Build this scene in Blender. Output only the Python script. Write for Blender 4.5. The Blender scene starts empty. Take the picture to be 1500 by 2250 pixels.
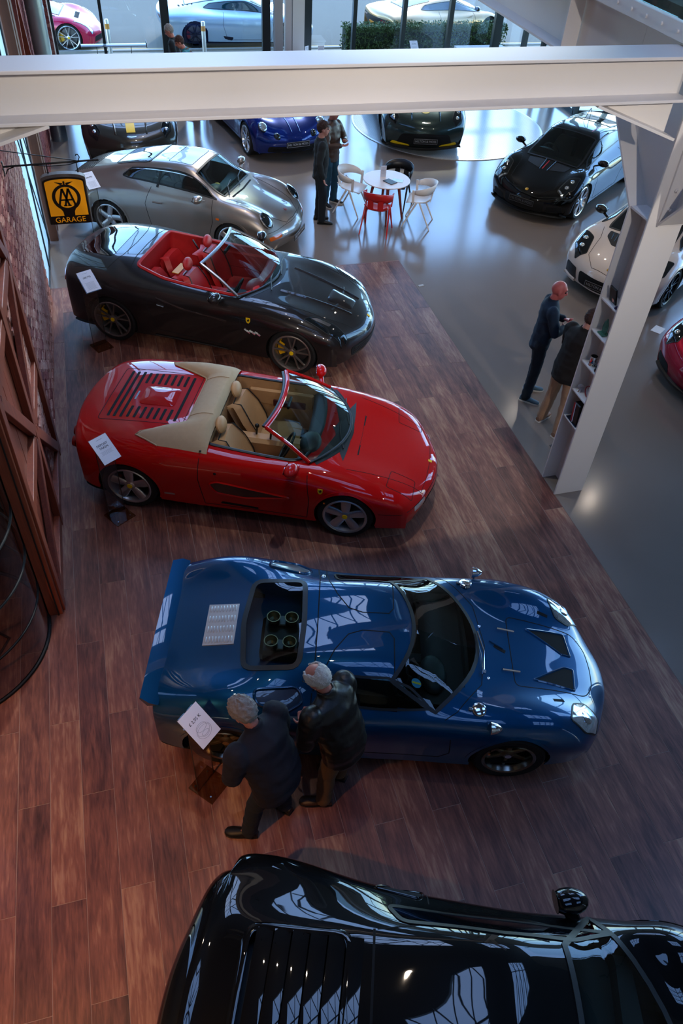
import bpy, bmesh, math, random
import numpy as np
from mathutils import Vector, Matrix, Euler
from mathutils.bvhtree import BVHTree
random.seed(7)
PI = math.pi
SC = bpy.context.scene
COL = SC.collection
# ---------------------------------------------------------------- camera
# world: X across the hall, Y along the floor planks, Z up; metres
RX, RY, RZ = (0.96304163, -0.1504665, 0.22340693), (-0.26399011, -0.69194642, 0.67195191), (0.05347938, -0.70609488, -0.70609488)
cd = bpy.data.cameras.new('camera'); cam = bpy.data.objects.new('camera', cd); COL.objects.link(cam)
cd.sensor_fit = 'VERTICAL'; cd.sensor_height = 36.0; cd.sensor_width = 24.0; cd.lens = 36.0 * 1690 / 2250
cd.clip_start = 0.05; cd.clip_end = 400
M3 = Matrix(((RX[0], -RX[1], -RX[2]), (RY[0], -RY[1], -RY[2]), (RZ[0], -RZ[1], -RZ[2])))
cam.matrix_world = Matrix.Translation((0, 0, 6.36)) @ M3.to_4x4()
SC.camera = cam
# ---------------------------------------------------------------- world, sun, exposure
SC.view_settings.view_transform = 'Standard'
try: SC.view_settings.look = 'None'
except Exception: pass
SC.view_settings.gamma = 1.0
SC.view_settings.use_curve_mapping = False
SC.view_settings.exposure = -0.2
w = bpy.data.worlds.new('sky'); SC.world = w; w.use_nodes = True
nt = w.node_tree; nt.nodes.clear()
sky = nt.nodes.new('ShaderNodeTexSky'); sky.sky_type = 'NISHITA'; sky.sun_disc = False
sky.sun_elevation = math.radians(55); sky.sun_rotation = math.radians(25); sky.air_density = 1.0; sky.dust_density = .2; sky.ozone_density = 4.0
bg = nt.nodes.new('ShaderNodeBackground'); bg.inputs[1].default_value = 1.5
wo = nt.nodes.new('ShaderNodeOutputWorld'); tint = nt.nodes.new('ShaderNodeMix'); tint.data_type = 'RGBA'; tint.blend_type = 'MULTIPLY'; tint.inputs[0].default_value = 1.0; tint.inputs[7].default_value = (.86, .96, 1.04, 1)
nt.links.new(sky.outputs[0], tint.inputs[6]); nt.links.new(tint.outputs[2], bg.inputs[0]); nt.links.new(bg.outputs[0], wo.inputs[0])
sd = bpy.data.lights.new('sun', 'SUN'); so = bpy.data.objects.new('sun', sd); COL.objects.link(so)
sd.energy = 3.0; sd.angle = math.radians(3); sd.color = (1, .95, .86)
so.rotation_euler = Vector((-0.35, -0.75, -0.62)).to_track_quat('-Z', 'Y').to_euler()

# ---------------------------------------------------------------- materials
def rgb(h):
    h = h.lstrip('#'); c = [int(h[i:i + 2], 16) / 255 for i in (0, 2, 4)]
    return tuple(((v / 12.92) if v <= .04045 else ((v + .055) / 1.055) ** 2.4) for v in c) + (1,)
MATS = {}
def mat(name, col, rough=.5, metal=0., coat=0., noise=0., nscale=8., bump=0., bscale=60., trans=0., ior=1.45, alpha=1., emis=0., spec=.5, coord='Object', stretch=(1, 1, 1), sheen=0.):
    if name in MATS: return MATS[name]
    m = bpy.data.materials.new(name); m.use_nodes = True; t = m.node_tree; b = t.nodes['Principled BSDF']
    c = rgb(col) if isinstance(col, str) else tuple(col)[:3] + (1,)
    b.inputs['Base Color'].default_value = c
    b.inputs['Roughness'].default_value = rough; b.inputs['Metallic'].default_value = metal
    b.inputs['Coat Weight'].default_value = coat; b.inputs['Coat Roughness'].default_value = .02
    b.inputs['IOR'].default_value = ior; b.inputs['Specular IOR Level'].default_value = spec
    b.inputs['Transmission Weight'].default_value = trans; b.inputs['Alpha'].default_value = alpha
    if sheen: b.inputs['Sheen Weight'].default_value = sheen
    if emis: b.inputs['Emission Color'].default_value = c; b.inputs['Emission Strength'].default_value = emis
    if noise or bump:
        tc = t.nodes.new('ShaderNodeTexCoord'); mp = t.nodes.new('ShaderNodeMapping'); mp.inputs['Scale'].default_value = stretch
        t.links.new(tc.outputs[coord], mp.inputs[0])
        if noise:
            n = t.nodes.new('ShaderNodeTexNoise'); n.inputs['Scale'].default_value = nscale; n.inputs['Detail'].default_value = 4
            t.links.new(mp.outputs[0], n.inputs['Vector'])
            mx = t.nodes.new('ShaderNodeMix'); mx.data_type = 'RGBA'; mx.blend_type = 'MIX'
            mx.inputs[6].default_value = tuple(v * (1 - noise) for v in c[:3]) + (1,)
            mx.inputs[7].default_value = tuple(min(1, v * (1 + noise)) for v in c[:3]) + (1,)
            t.links.new(n.outputs['Fac'], mx.inputs[0]); t.links.new(mx.outputs[2], b.inputs['Base Color'])
        if bump:
            n2 = t.nodes.new('ShaderNodeTexNoise'); n2.inputs['Scale'].default_value = bscale; n2.inputs['Detail'].default_value = 3
            t.links.new(mp.outputs[0], n2.inputs['Vector'])
            bp = t.nodes.new('ShaderNodeBump'); bp.inputs['Strength'].default_value = bump; bp.inputs['Distance'].default_value = .01
            t.links.new(n2.outputs['Fac'], bp.inputs['Height']); t.links.new(bp.outputs[0], b.inputs['Normal'])
    MATS[name] = m
    return m
def glass(name, col='#ffffff', rough=0.0, tint=0.0):
    """thin pane: mirror-like reflection over a tinted see-through body"""
    if name in MATS: return MATS[name]
    m = bpy.data.materials.new(name); m.use_nodes = True; t = m.node_tree; t.nodes.clear()
    o = t.nodes.new('ShaderNodeOutputMaterial'); tr = t.nodes.new('ShaderNodeBsdfTransparent'); gl = t.nodes.new('ShaderNodeBsdfGlossy')
    fr = t.nodes.new('ShaderNodeFresnel'); fr.inputs[0].default_value = 1.5; mx = t.nodes.new('ShaderNodeMixShader')
    tr.inputs[0].default_value = rgb(col); gl.inputs[0].default_value = (1, 1, 1, 1); gl.inputs['Roughness'].default_value = rough
    ge = t.nodes.new('ShaderNodeNewGeometry'); mr = t.nodes.new('ShaderNodeMapRange'); mr.inputs[3].default_value = 1.5; mr.inputs[4].default_value = 1 / 1.5   # no inner mirror on the way out
    t.links.new(ge.outputs['Backfacing'], mr.inputs[0]); t.links.new(mr.outputs[0], fr.inputs[0])
    t.links.new(fr.outputs[0], mx.inputs[0]); t.links.new(tr.outputs[0], mx.inputs[1]); t.links.new(gl.outputs[0], mx.inputs[2]); t.links.new(mx.outputs[0], o.inputs[0])
    MATS[name] = m
    return m
def paint(name, col, metal=.0, rough=.35, flake=.12, spec=.05):
    return mat(name, col, rough=rough, metal=metal, coat=1.0, noise=flake, nscale=900., spec=spec)

# ---------------------------------------------------------------- mesh helpers
def link(o, parent=None):
    COL.objects.link(o)
    if parent is not None: o.parent = parent
    return o
def mesh_obj(name, verts, faces, m, parent=None, smooth=True, sharp=35):
    me = bpy.data.meshes.new(name); me.from_pydata([tuple(v) for v in verts], [], [tuple(f) for f in faces]); me.update()
    if m is not None:
        for x in (m if isinstance(m, (list, tuple)) else [m]): me.materials.append(x)
    if smooth:
        me.polygons.foreach_set('use_smooth', [True] * len(me.polygons))
        if sharp: me.set_sharp_from_angle(angle=math.radians(sharp))
    return link(bpy.data.objects.new(name, me), parent)
def tag(o, label=None, cat=None, group=None, kind=None):
    if label: o['label'] = label
    if cat: o['category'] = cat
    if group: o['group'] = group
    if kind: o['kind'] = kind
    return o
def thing(name, label, cat, loc=(0, 0, 0), rz=0., group=None, kind=None):
    o = bpy.data.objects.new(name, None); o.empty_display_size = .1; COL.objects.link(o)
    o.location = loc; o.rotation_euler = (0, 0, rz)
    return tag(o, label, cat, group, kind)
def copy_tree(o, parent=None):
    c = o.copy(); COL.objects.link(c); c.parent = parent
    for ch in list(o.children): copy_tree(ch, c)
    return c
def frame(d):
    d = Vector(d).normalized(); a = Vector((0, 0, 1)) if abs(d.z) < .9 else Vector((1, 0, 0))
    x = a.cross(d).normalized(); return x, d.cross(x), d
class MB:
    def __init__(s): s.v = []; s.f = []
    def add(s, vs, fs):
        n = len(s.v); s.v += [tuple(v) for v in vs]; s.f += [tuple(i + n for i in f) for f in fs]; return s
    def box(s, c, d, rot=None, bev=0.):
        h = [x / 2 for x in d]; c = Vector(c)
        if bev > 0:
            b = min(bev, min(h) * .9); pts = []
            for sx in (-1, 1):
                for sy in (-1, 1):
                    for sz in (-1, 1):
                        pts += [(sx * h[0], sy * (h[1] - b), sz * (h[2] - b)), (sx * (h[0] - b), sy * h[1], sz * (h[2] - b)), (sx * (h[0] - b), sy * (h[1] - b), sz * h[2])]
            bm = bmesh.new()
            for p in pts: bm.verts.new(p)
            bmesh.ops.convex_hull(bm, input=bm.verts[:]); bm.verts.index_update()
            vs = [v.co.copy() for v in bm.verts]; fs = [[v.index for v in f.verts] for f in bm.faces]; bm.free()
        else:
            vs = [Vector((x, y, z)) for x in (-h[0], h[0]) for y in (-h[1], h[1]) for z in (-h[2], h[2])]
            fs = [(0, 1, 3, 2), (4, 6, 7, 5), (0, 4, 5, 1), (2, 3, 7, 6), (0, 2, 6, 4), (1, 5, 7, 3)]
        if rot is not None:
            r = rot if isinstance(rot, Matrix) else Euler(rot).to_matrix()
            vs = [r @ Vector(v) for v in vs]
        return s.add([Vector(v) + c for v in vs], fs)
    def bar(s, a, b, w, h, up=(0, 0, 1)):
        a, b = Vector(a), Vector(b); d = (b - a); L = d.length; d.normalize()
        u = Vector(up); x = d.cross(u)
        if x.length < 1e-4: x = d.cross(Vector((1, 0, 0)))
        x.normalize(); u = x.cross(d)
        vs = [p + x * sx * w / 2 + u * su * h / 2 for p in (a, b) for sx, su in ((-1, -1), (1, -1), (1, 1), (-1, 1))]
        return s.add(vs, [(3, 2, 1, 0), (4, 5, 6, 7), (0, 1, 5, 4), (1, 2, 6, 5), (2, 3, 7, 6), (3, 0, 4, 7)])
    def tube(s, pts, r, n=8, cap=True, flat=1., up=None):
        pts = [Vector(p) for p in pts]; rr = r if isinstance(r, (list, tuple)) else [r] * len(pts)
        vs = []; fs = []; px = None
        for i, p in enumerate(pts):
            d = (pts[min(i + 1, len(pts) - 1)] - pts[max(i - 1, 0)])
            if d.length < 1e-7: d = Vector((0, 0, 1))
            d.normalize()
            if px is None:
                x = (Vector(up) if up else frame(d)[0]); x = (x - d * x.dot(d)).normalized()
            else:
                x = (px - d * px.dot(d)).normalized()
            y = d.cross(x); px = x
            for k in range(n):
                a = 2 * PI * k / n; vs.append(p + x * math.cos(a) * rr[i] + y * math.sin(a) * rr[i] * flat)
        for i in range(len(pts) - 1):
            for k in range(n):
                fs.append((i * n + k, i * n + (k + 1) % n, (i + 1) * n + (k + 1) % n, (i + 1) * n + k))
        if cap: fs += [tuple(range(n))[::-1], tuple((len(pts) - 1) * n + k for k in range(n))]
        return s.add(vs, fs)
    def lathe(s, prof, n=32, axis='z', c=(0, 0, 0), closed=False, a0=0., a1=2 * PI):
        full = abs(a1 - a0 - 2 * PI) < 1e-6; m = len(prof); K = n if full else n + 1; vs = []; fs = []; c = Vector(c)
        for k in range(K):
            a = a0 + (a1 - a0) * k / n; ca, sa = math.cos(a), math.sin(a)
            for r, h in prof:
                vs.append(c + (Vector((r * ca, r * sa, h)) if axis == 'z' else Vector((r * ca, h, r * sa)) if axis == 'y' else Vector((h, r * ca, r * sa))))
        for k in range(n):
            k2 = (k + 1) % K
            for i in range(m if closed else m - 1):
                j = (i + 1) % m; fs.append((k * m + i, k2 * m + i, k2 * m + j, k * m + j))
        return s.add(vs, fs)
    def cyl(s, a, b, r, n=12, r2=None):
        return s.tube([a, b], [r, r if r2 is None else r2], n)
    def prism(s, poly, z0, z1, tf=None):
        n = len(poly); vs = [Vector((p[0], p[1], z0)) for p in poly] + [Vector((p[0], p[1], z1)) for p in poly]
        if tf: vs = [tf(v) for v in vs]
        fs = [tuple(range(n))[::-1], tuple(range(n, 2 * n))] + [(i, (i + 1) % n, n + (i + 1) % n, n + i) for i in range(n)]
        return s.add(vs, fs)
    def sph(s, c, r, n=12, m=8, rot=None):
        r = (r, r, r) if not isinstance(r, (list, tuple)) else r; vs = []; fs = []; c = Vector(c)
        for i in range(m + 1):
            t = PI * i / m
            for k in range(n):
                a = 2 * PI * k / n; v = Vector((r[0] * math.sin(t) * math.cos(a), r[1] * math.sin(t) * math.sin(a), r[2] * math.cos(t)))
                if rot is not None: v = rot @ v
                vs.append(c + v)
        for i in range(m):
            for k in range(n): fs.append((i * n + k, (i + 1) * n + k, (i + 1) * n + (k + 1) % n, i * n + (k + 1) % n))
        return s.add(vs, fs)
    def grid(s, P):
        """P: rows x cols array of points"""
        P = [[Vector(p) for p in r] for r in P]; n = len(P[0])
        return s.add([p for r in P for p in r], [(i * n + j, i * n + j + 1, (i + 1) * n + j + 1, (i + 1) * n + j) for i in range(len(P) - 1) for j in range(n - 1)])
    def build(s, name, m, parent=None, smooth=True, sharp=35, bevel=0.):
        o = mesh_obj(name, s.v, s.f, m, parent, smooth, sharp)
        if bevel:
            b = o.modifiers.new('bevel', 'BEVEL'); b.width = bevel; b.segments = 2; b.limit_method = 'ANGLE'
        return o
def text(name, body, size, m, parent=None, loc=(0, 0, 0), rot=(0, 0, 0), ext=.0008, align='CENTER', sx=1.):
    cu = bpy.data.curves.new(name, 'FONT'); cu.body = body; cu.size = size; cu.align_x = align; cu.align_y = 'CENTER'; cu.extrude = ext; cu.resolution_u = 3
    t = bpy.data.objects.new(name, cu); COL.objects.link(t); bpy.context.view_layer.update()
    me = bpy.data.meshes.new_from_object(t.evaluated_get(bpy.context.evaluated_depsgraph_get())); me.name = name
    COL.objects.unlink(t); bpy.data.objects.remove(t)
    me.materials.clear(); me.materials.append(m)
    o = link(bpy.data.objects.new(name, me), parent); o.location = loc; o.rotation_euler = rot; o.scale = (sx, 1, 1)
    return o
# ================================================================= the setting
WHITE = mat('white_steel_paint', '#d8d2ce', rough=.42, noise=.02, nscale=3)
MORTAR = mat('mortar', '#7d6a62', rough=.9, noise=.15, nscale=30)
DARKFRAME = mat('dark_window_frame', '#1c2426', rough=.4)
RESIN = mat('grey_resin', '#776b63', rough=.16, noise=.10, nscale=.9, bump=.03, bscale=2.5, spec=1.0)
CEIL = mat('ceiling_board', '#4a4846', rough=.8)
GLASS = glass('window_glass', '#f4fbfb')
CLEARG = glass('clear_glass', '#e6eeee')
def struct(o, label=None, cat=None): return tag(o, label, cat, kind='structure')

# resin floor: everything right of and beyond the timber bay
b = MB(); b.box((9.8, 7.2, -.06), (10.3, 29.6, .12)); b.box((-1.0, 16.935, -.06), (11.3, 10.13, .12))
struct(b.build('floor', RESIN, smooth=False), 'polished grey resin showroom floor', 'floor')
# timber-look floor: tile bed with single planks
WOODM = bpy.data.materials.new('plank_wood'); WOODM.use_nodes = True
def wood_nodes(m, stops, rough, gs=(9, 1.1, 9), knots=True, spec=.5, rnd=.22):
    t = m.node_tree; bs = t.nodes['Principled BSDF']; N = t.nodes.new; L = t.links.new
    tc = N('ShaderNodeTexCoord'); oi = N('ShaderNodeObjectInfo'); ad = N('ShaderNodeVectorMath'); ad.operation = 'ADD'
    sc = N('ShaderNodeVectorMath'); sc.operation = 'SCALE'; sc.inputs[3].default_value = 37.
    cb = N('ShaderNodeCombineXYZ'); L(oi.outputs['Random'], cb.inputs[0]); L(oi.outputs['Random'], cb.inputs[1]); L(cb.outputs[0], sc.inputs[0])
    L(tc.outputs['Object'], ad.inputs[0]); L(sc.outputs[0], ad.inputs[1])
    mp = N('ShaderNodeMapping'); mp.inputs['Scale'].default_value = gs; L(ad.outputs[0], mp.inputs[0])
    n1 = N('ShaderNodeTexNoise'); n1.inputs['Scale'].default_value = 1.0; n1.inputs['Detail'].default_value = 5; n1.inputs['Distortion'].default_value = 1.3; L(mp.outputs[0], n1.inputs['Vector'])
    n2 = N('ShaderNodeTexNoise'); n2.inputs['Scale'].default_value = 6.0; n2.inputs['Detail'].default_value = 6; n2.inputs['Distortion'].default_value = .5; L(mp.outputs[0], n2.inputs['Vector'])
    n3 = N('ShaderNodeTexNoise'); n3.inputs['Scale'].default_value = 2.2; n3.inputs['Detail'].default_value = 2; L(ad.outputs[0], n3.inputs['Vector'])
    m1 = N('ShaderNodeMath'); m1.operation = 'MULTIPLY_ADD'; m1.inputs[1].default_value = .45; L(n2.outputs['Fac'], m1.inputs[0])
    m0 = N('ShaderNodeMath'); m0.operation = 'MULTIPLY'; m0.inputs[1].default_value = .6; L(n1.outputs['Fac'], m0.inputs[0]); L(m0.outputs[0], m1.inputs[2])
    m2 = N('ShaderNodeMath'); m2.operation = 'MULTIPLY_ADD'; m2.inputs[1].default_value = .30; L(n3.outputs['Fac'], m2.inputs[0]); L(m1.outputs[0], m2.inputs[2])
    m3 = N('ShaderNodeMath'); m3.operation = 'MULTIPLY_ADD'; m3.inputs[1].default_value = rnd; L(oi.outputs['Random'], m3.inputs[0]); L(m2.outputs[0], m3.inputs[2])
    m4 = N('ShaderNodeMath'); m4.operation = 'SUBTRACT'; m4.inputs[1].default_value = .19 + rnd / 2; L(m3.outputs[0], m4.inputs[0])
    cr = N('ShaderNodeValToRGB'); e = cr.color_ramp.elements
    e[0].position = stops[0][0]; e[0].color = rgb(stops[0][1]); e[1].position = stops[-1][0]; e[1].color = rgb(stops[-1][1])
    for p, c in stops[1:-1]: k = e.new(p); k.color = rgb(c)
    L(m4.outputs[0], cr.inputs[0]); L(cr.outputs[0], bs.inputs['Base Color'])
    bs.inputs['Roughness'].default_value = rough; bs.inputs['Specular IOR Level'].default_value = spec
    bp = N('ShaderNodeBump'); bp.inputs['Strength'].default_value = .12; bp.inputs['Distance'].default_value = .004; L(n2.outputs['Fac'], bp.inputs['Height']); L(bp.outputs[0], bs.inputs['Normal'])
wood_nodes(WOODM, [(.16, '#27140f'), (.36, '#59352e'), (.54, '#7a4d3f'), (.74, '#a07a62')], .34)
b = MB(); b.box((.44, 4.0, -.062), (8.42, 15.74, .1195))
bed = struct(b.build('floor_timber', mat('grout', '#937f74', rough=.8), smooth=False), 'reddish brown wood plank display floor under the row of cars', 'floor')
PW, PL_ = .2572, 1.567
pb = MB(); g = .0019; pb.box((PW / 2, PL_ / 2, -.004), (PW - 2 * g, PL_ - 2 * g, .008), bev=.0008); pm = pb.build('plank', WOODM, smooth=False); pmesh = pm.data; bpy.data.objects.remove(pm)
cut = {}
for k in range(-3, 23):
    x0 = -1.2656 + PW * k; y = (1.70 if k % 2 else 2.43) - PL_ * 2
    while y < 11.87:
        y0, y1 = y, min(y + PL_, 11.87); y += PL_
        if y1 - y0 < .02: continue
        if x0 < -1.3 and y0 > 6.0: continue
        o = bpy.data.objects.new('plank', pmesh); link(o, bed); o.location = (x0, y0, 0)
        if y1 - y0 < PL_ - .01: o.scale = (1, (y1 - y0) / PL_, 1)

# ---------------------------------------------------------------- left wall: brick, timber barn doors, window, piers
BR = bpy.data.materials.new('red_brick'); BR.use_nodes = True
wood_nodes(BR, [(.05, '#38171a'), (.35, '#7a3a38'), (.6, '#a3685c'), (.9, '#d3aa9a')], .85, gs=(14, 14, 14), spec=.2, rnd=.5)
b = MB(); b.box((-1.31, 9.46, 4.75), (.26, 4.24, 9.5)); wl = struct(b.build('wall_left', MORTAR, smooth=False), 'red brick side wall beside the timber doors', 'wall')
bb = MB(); bb.box((0, .1075, .0325), (.05, .205, .057), bev=.004); bt = bb.build('brick', BR, smooth=False); bmesh_ = bt.data; bpy.data.objects.remove(bt)
slots = []
for r in range(44):
    z = r * .075 + .005; y = 7.30 - (.1125 if r % 2 else 0)
    while y < 11.40:
        slots.append((y, z)); y += .2225
def vis(s):      # how large a brick shows: nearest to the lens first, hidden ones behind the timber doors last
    y, z = s; d = math.sqrt(1.3 + y * y + (6.36 - z) ** 2)
    return d + (50 if y < 7.75 else 0) + (50 if z > 3.0 - (y - 7.75) * .0 else 0)
slots.sort(key=vis); rest = MB(); rd = random.Random(3)
for i, (y, z) in enumerate(slots):
    dx = rd.uniform(-.004, .004)
    if i < 300:
        o = bpy.data.objects.new('brick', bmesh_); link(o, wl); o.location = (-1.18 + dx, y, z)
    else:
        rest.box((-1.18 + dx, y + .1075, z + .0325), (.05, .205, .057))
tag(rest.build('bricks', BR, wl, smooth=False), kind='stuff')

TIM = bpy.data.materials.new('orange_timber'); TIM.use_nodes = True
wood_nodes(TIM, [(.1, '#3c150b'), (.4, '#6c2c18'), (.65, '#84391f'), (.95, '#9c5232')], .5, gs=(22, 22, 1.2))
door = struct(thing('door_1', 'orange timber barn door with boards and diagonal braces on brick wall', 'door', (-1.18, 5.30, 0)), None, None)
rd = random.Random(5)
for i in range(11):
    b = MB(); b.box((-.02 + rd.uniform(-.004, .004), .118 + .234 * i, 1.95), (.05, .226, 3.9), bev=.004); b.build('board', TIM, door, smooth=False)
def timber(y0, z0, y1, z1, w, x=.045, t=.07): 
    b = MB(); b.bar((x, y0, z0), (x, y1, z1), t, w, up=(0, -(z1 - z0), (y1 - y0))); return b.build('timber', TIM, door, smooth=False, bevel=.006)
timber(.06, 0, .06, 3.9, .13); timber(2.50, 0, 2.50, 3.9, .14); timber(1.28, 0, 1.28, 3.9, .12)
for z in (.08, 1.3, 2.55, 3.8): timber(.12, z, 2.44, z, .14, x=.035)
timber(.14, .15, 1.22, 1.25, .12, x=.05, t=.06); timber(2.42, .15, 1.34, 1.25, .12, x=.05, t=.06)
timber(.14, 2.5, 1.22, 1.35, .12, x=.05, t=.06); timber(2.42, 2.5, 1.34, 1.35, .12, x=.05, t=.06)
timber(.14, 2.62, 1.22, 3.75, .12, x=.05, t=.06); timber(2.42, 2.62, 1.34, 3.75, .12, x=.05, t=.06)
# end jamb of the doors, facing the room corner
b = MB(); b.box((-1.19, 5.275, 1.95), (.13, .05, 3.9), bev=.004); j = b.build('trim_1', TIM, smooth=False); struct(j, 'orange timber end jamb beside round glass case', 'trim')
b = MB(); b.box((-.165, -.028, 1.95), (.012, .012, 3.9)); jj = b.build('shadow_gap_strip', mat('black_strip', '#0a0a0a', rough=.6), j, smooth=False); jj.location = (-1.0, 5.27, 0)
b = MB(); b.box((-2.6, 6.75, 4.75), (2.1, 1.2, 9.5)); struct(b.build('wall_left_recess', mat('dark_plaster', '#4a342a', rough=.8, noise=.1), smooth=False), 'dark plaster wall of the recess behind round glass case', 'wall')

win = struct(thing('window_1', 'tall side window with dark glazing bars beside brick wall', 'window', (-1.2, 11.6, 0)))
b = MB(); b.box((0, .92, 1.9), (.006, 1.74, 3.8))
PALEPANE = bpy.data.materials.new('frosted_pane'); PALEPANE.use_nodes = True; t_ = PALEPANE.node_tree; t_.nodes.clear(); o_ = t_.nodes.new('ShaderNodeOutputMaterial'); a_ = t_.nodes.new('ShaderNodeBsdfTranslucent'); d_ = t_.nodes.new('ShaderNodeBsdfDiffuse'); x_ = t_.nodes.new('ShaderNodeMixShader')
a_.inputs[0].default_value = rgb('#e8f2f4'); d_.inputs[0].default_value = rgb('#d5e2e5'); x_.inputs[0].default_value = .45; t_.links.new(a_.outputs[0], x_.inputs[1]); t_.links.new(d_.outputs[0], x_.inputs[2]); t_.links.new(x_.outputs[0], o_.inputs[0])
b.build('pane', PALEPANE, win, smooth=False)  # pale pane, part translucent and part diffuse
for y0, z0, y1, z1 in ((.03, 0, .03, 3.8), (1.8, 0, 1.8, 3.8), (.9, 0, .9, 3.8), (0, .04, 1.84, .04)):
    b = MB(); b.bar((.01, y0, z0), (.01, y1, z1), .03, .03, up=(0, 1, 0) if y0 == y1 else (0, 0, 1)); b.build('glazing_bar', DARKFRAME, win, smooth=False)
b = MB(); b.bar((.03, .1, 2.6), (.03, 1.75, .1), .016, .016, up=(1, 0, 0)); b.build('brace_rod', DARKFRAME, win, smooth=False)
b = MB(); b.bar((.03, .1, 3.7), (.03, 1.75, 1.2), .016, .016, up=(1, 0, 0)); b.build('brace_rod', DARKFRAME, win, smooth=False)
b = MB(); b.box((-1.27, 12.5, 6.65), (.2, 1.84, 5.7)); struct(b.build('wall_left_over_window', MORTAR, smooth=False), 'masonry above the tall side window', 'wall')
b = MB(); b.box((-1.26, 17.9, 4.75), (.22, 8.2, 9.5)); w2 = struct(b.build('wall_left_far', MORTAR, smooth=False), 'far red brick side wall towards the street window', 'wall')
far = MB()
for r in range(52):
    z = r * .075 + .005; y = 14.3 - (.1125 if r % 2 else 0)
    while y < 21.8: far.box((-1.15 + rd.uniform(-.004, .004), y + .1, z + .032), (.05, .205, .057)); y += .2225
tag(far.build('bricks', BR, w2, smooth=False), kind='stuff')
DKT = mat('dark_timber', '#5c3420', rough=.6, noise=.25, nscale=6, stretch=(8, 8, .6))
for y, wd in ((13.62, .22), (14.05, .3)):
    b = MB(); b.box((-1.1, y, 2.0), (.14, wd, 4.0), bev=.006); struct(b.build('trim_2', DKT, smooth=False), 'dark timber post beyond the side window' if wd < .25 else 'wide timber post next to far brick wall', 'trim')
for a, c in (((-1.06, 14.15, 2.3), (-1.06, 14.75, 3.4)), ((-1.06, 16.2, 1.6), (-1.06, 15.1, 3.4))):
    b = MB(); b.bar(a, c, .09, .12, up=(1, 0, 0)); tag(b.build('timber_brace', TIM, smooth=False, bevel=.005), 'orange diagonal timber brace on far brick wall' + (' by the posts' if a[1] < 15 else ' near the metal duct'), 'beam')
b = MB(); b.lathe([(.17, 0), (.17, 2.4), (.175, 2.4), (.175, 2.46), (.17, 2.46), (.17, 9)], 28); t = b.build('metal_duct', mat('galvanised', '#a9b6b6', rough=.32, metal=.7, noise=.1, nscale=5)); t.location = (-.93, 18.3, 0)
tag(t, 'round galvanised metal duct standing against far brick wall', 'duct')
pier = struct(thing('wall_pier', 'red brick corner pier between duct and street window', 'wall', (-1.15, 20.9, 0)))
b = MB(); b.box((.17, .4, 2), (.36, .8, 4)); b.build('core', MORTAR, pier, smooth=False)
for r in range(52):
    z = r * .075 + .035
    for k in range(2):
        if z > 3.4: continue
        b = MB(); x0, x1 = ((0.0, .215) if (r + k) % 2 == 0 else (0.0, .105)) if k == 0 else ((.225, .36) if r % 2 == 0 else (.115, .36))
        if k == 0 and r % 2: x0, x1 = 0., .105
        b.box(((x0 + x1) / 2, -.012, z), (x1 - x0 - .008, .03, .064)); b.build('brick', BR, pier, smooth=False)

# ---------------------------------------------------------------- street window wall
YW = 22.0
bw = struct(thing('window_2', 'tall shopfront window wall facing the street', 'window', (0, YW, 0)))
muls = [(-.80, .10), (.35, .07), (1.845, .20), (4.34, .20), (5.38, .26), (6.65, .10), (8.0, .11), (9.31, .12), (10.71, .22), (11.6, .12)]
for x, wd in muls:
    b = MB(); b.box((x, 0, 4.0), (wd, .14, 8)); b.build('mullion', DARKFRAME, bw, smooth=False)
for (xa, _), (xb, _) in zip(muls[:-1], muls[1:]):
    b = MB(); b.box(((xa + xb) / 2, .02, 4.0), (xb - xa - .06, .012, 8)); b.build('pane', GLASS, bw, smooth=False)
for z in (.05, 3.6, 8.0):
    b = MB(); b.box((5.4, 0, z), (12.4, .12, .1)); b.build('transom', DARKFRAME, bw, smooth=False)
col = struct(thing('column_1', 'pale grey steel column in front of the street window', 'column', (4.93, 21.75, 0)))
for x, wd, m in ((-.33, .2, '#9a9290'), (-.08, .14, '#b9aca8'), (.17, .3, '#cfc6c0')):
    b = MB(); b.box((x, 0, 4.4), (wd, .22, 8.8)); b.build('casing', mat('casing' + m, m, rough=.5), col, smooth=False)
rw = struct(thing('window_3', 'side shopfront window at the right end of the street window', 'window', (11.6, 18.6, 0)))
for y, wd in ((0, .16), (1.2, .1), (2.3, .1)):
    b = MB(); b.box((0, y, 4), (.12, wd, 8)); b.build('mullion', DARKFRAME, rw, smooth=False)
b = MB(); b.box((0, 1.7, 4), (.012, 3.3, 8)); b.build('pane', GLASS, rw, smooth=False)
b = MB(); b.box((0, 1.7, .06), (.14, 3.4, .12)); b.build('sill', DARKFRAME, rw, smooth=False)
b = MB(); b.box((11.95, 20.6, 4), (.3, .3, 8)); struct(b.build('column_2', mat('white_column', '#e6e6e2', rough=.5), smooth=False), 'white square column outside the side window', 'column')
rw2 = struct(thing('window_4', 'angled shopfront window behind the black coupe', 'window', (11.6, 18.6, 0), math.radians(-12)))
for x in (0.8, 2.0, 3.3):
    b = MB(); b.box((x, 0, 4), (.12, .12, 8)); b.build('mullion', DARKFRAME, rw2, smooth=False)
b = MB(); b.box((1.65, 0, 4), (3.3, .012, 8)); b.build('pane', GLASS, rw2, smooth=False)
b = MB(); b.box((1.65, 0, .06), (3.3, .14, .12)); b.build('sill', DARKFRAME, rw2, smooth=False)
WALLW = mat('white_wall', '#8c8680', rough=.8)
rw3 = struct(thing('window_5', 'long glazed side wall of the showroom', 'window', (14.9, -7, 0)))
for k in range(9):
    b = MB(); b.box((0, 3.1 * k, 4), (.14, .14, 8)); b.build('mullion', DARKFRAME, rw3, smooth=False)
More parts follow.
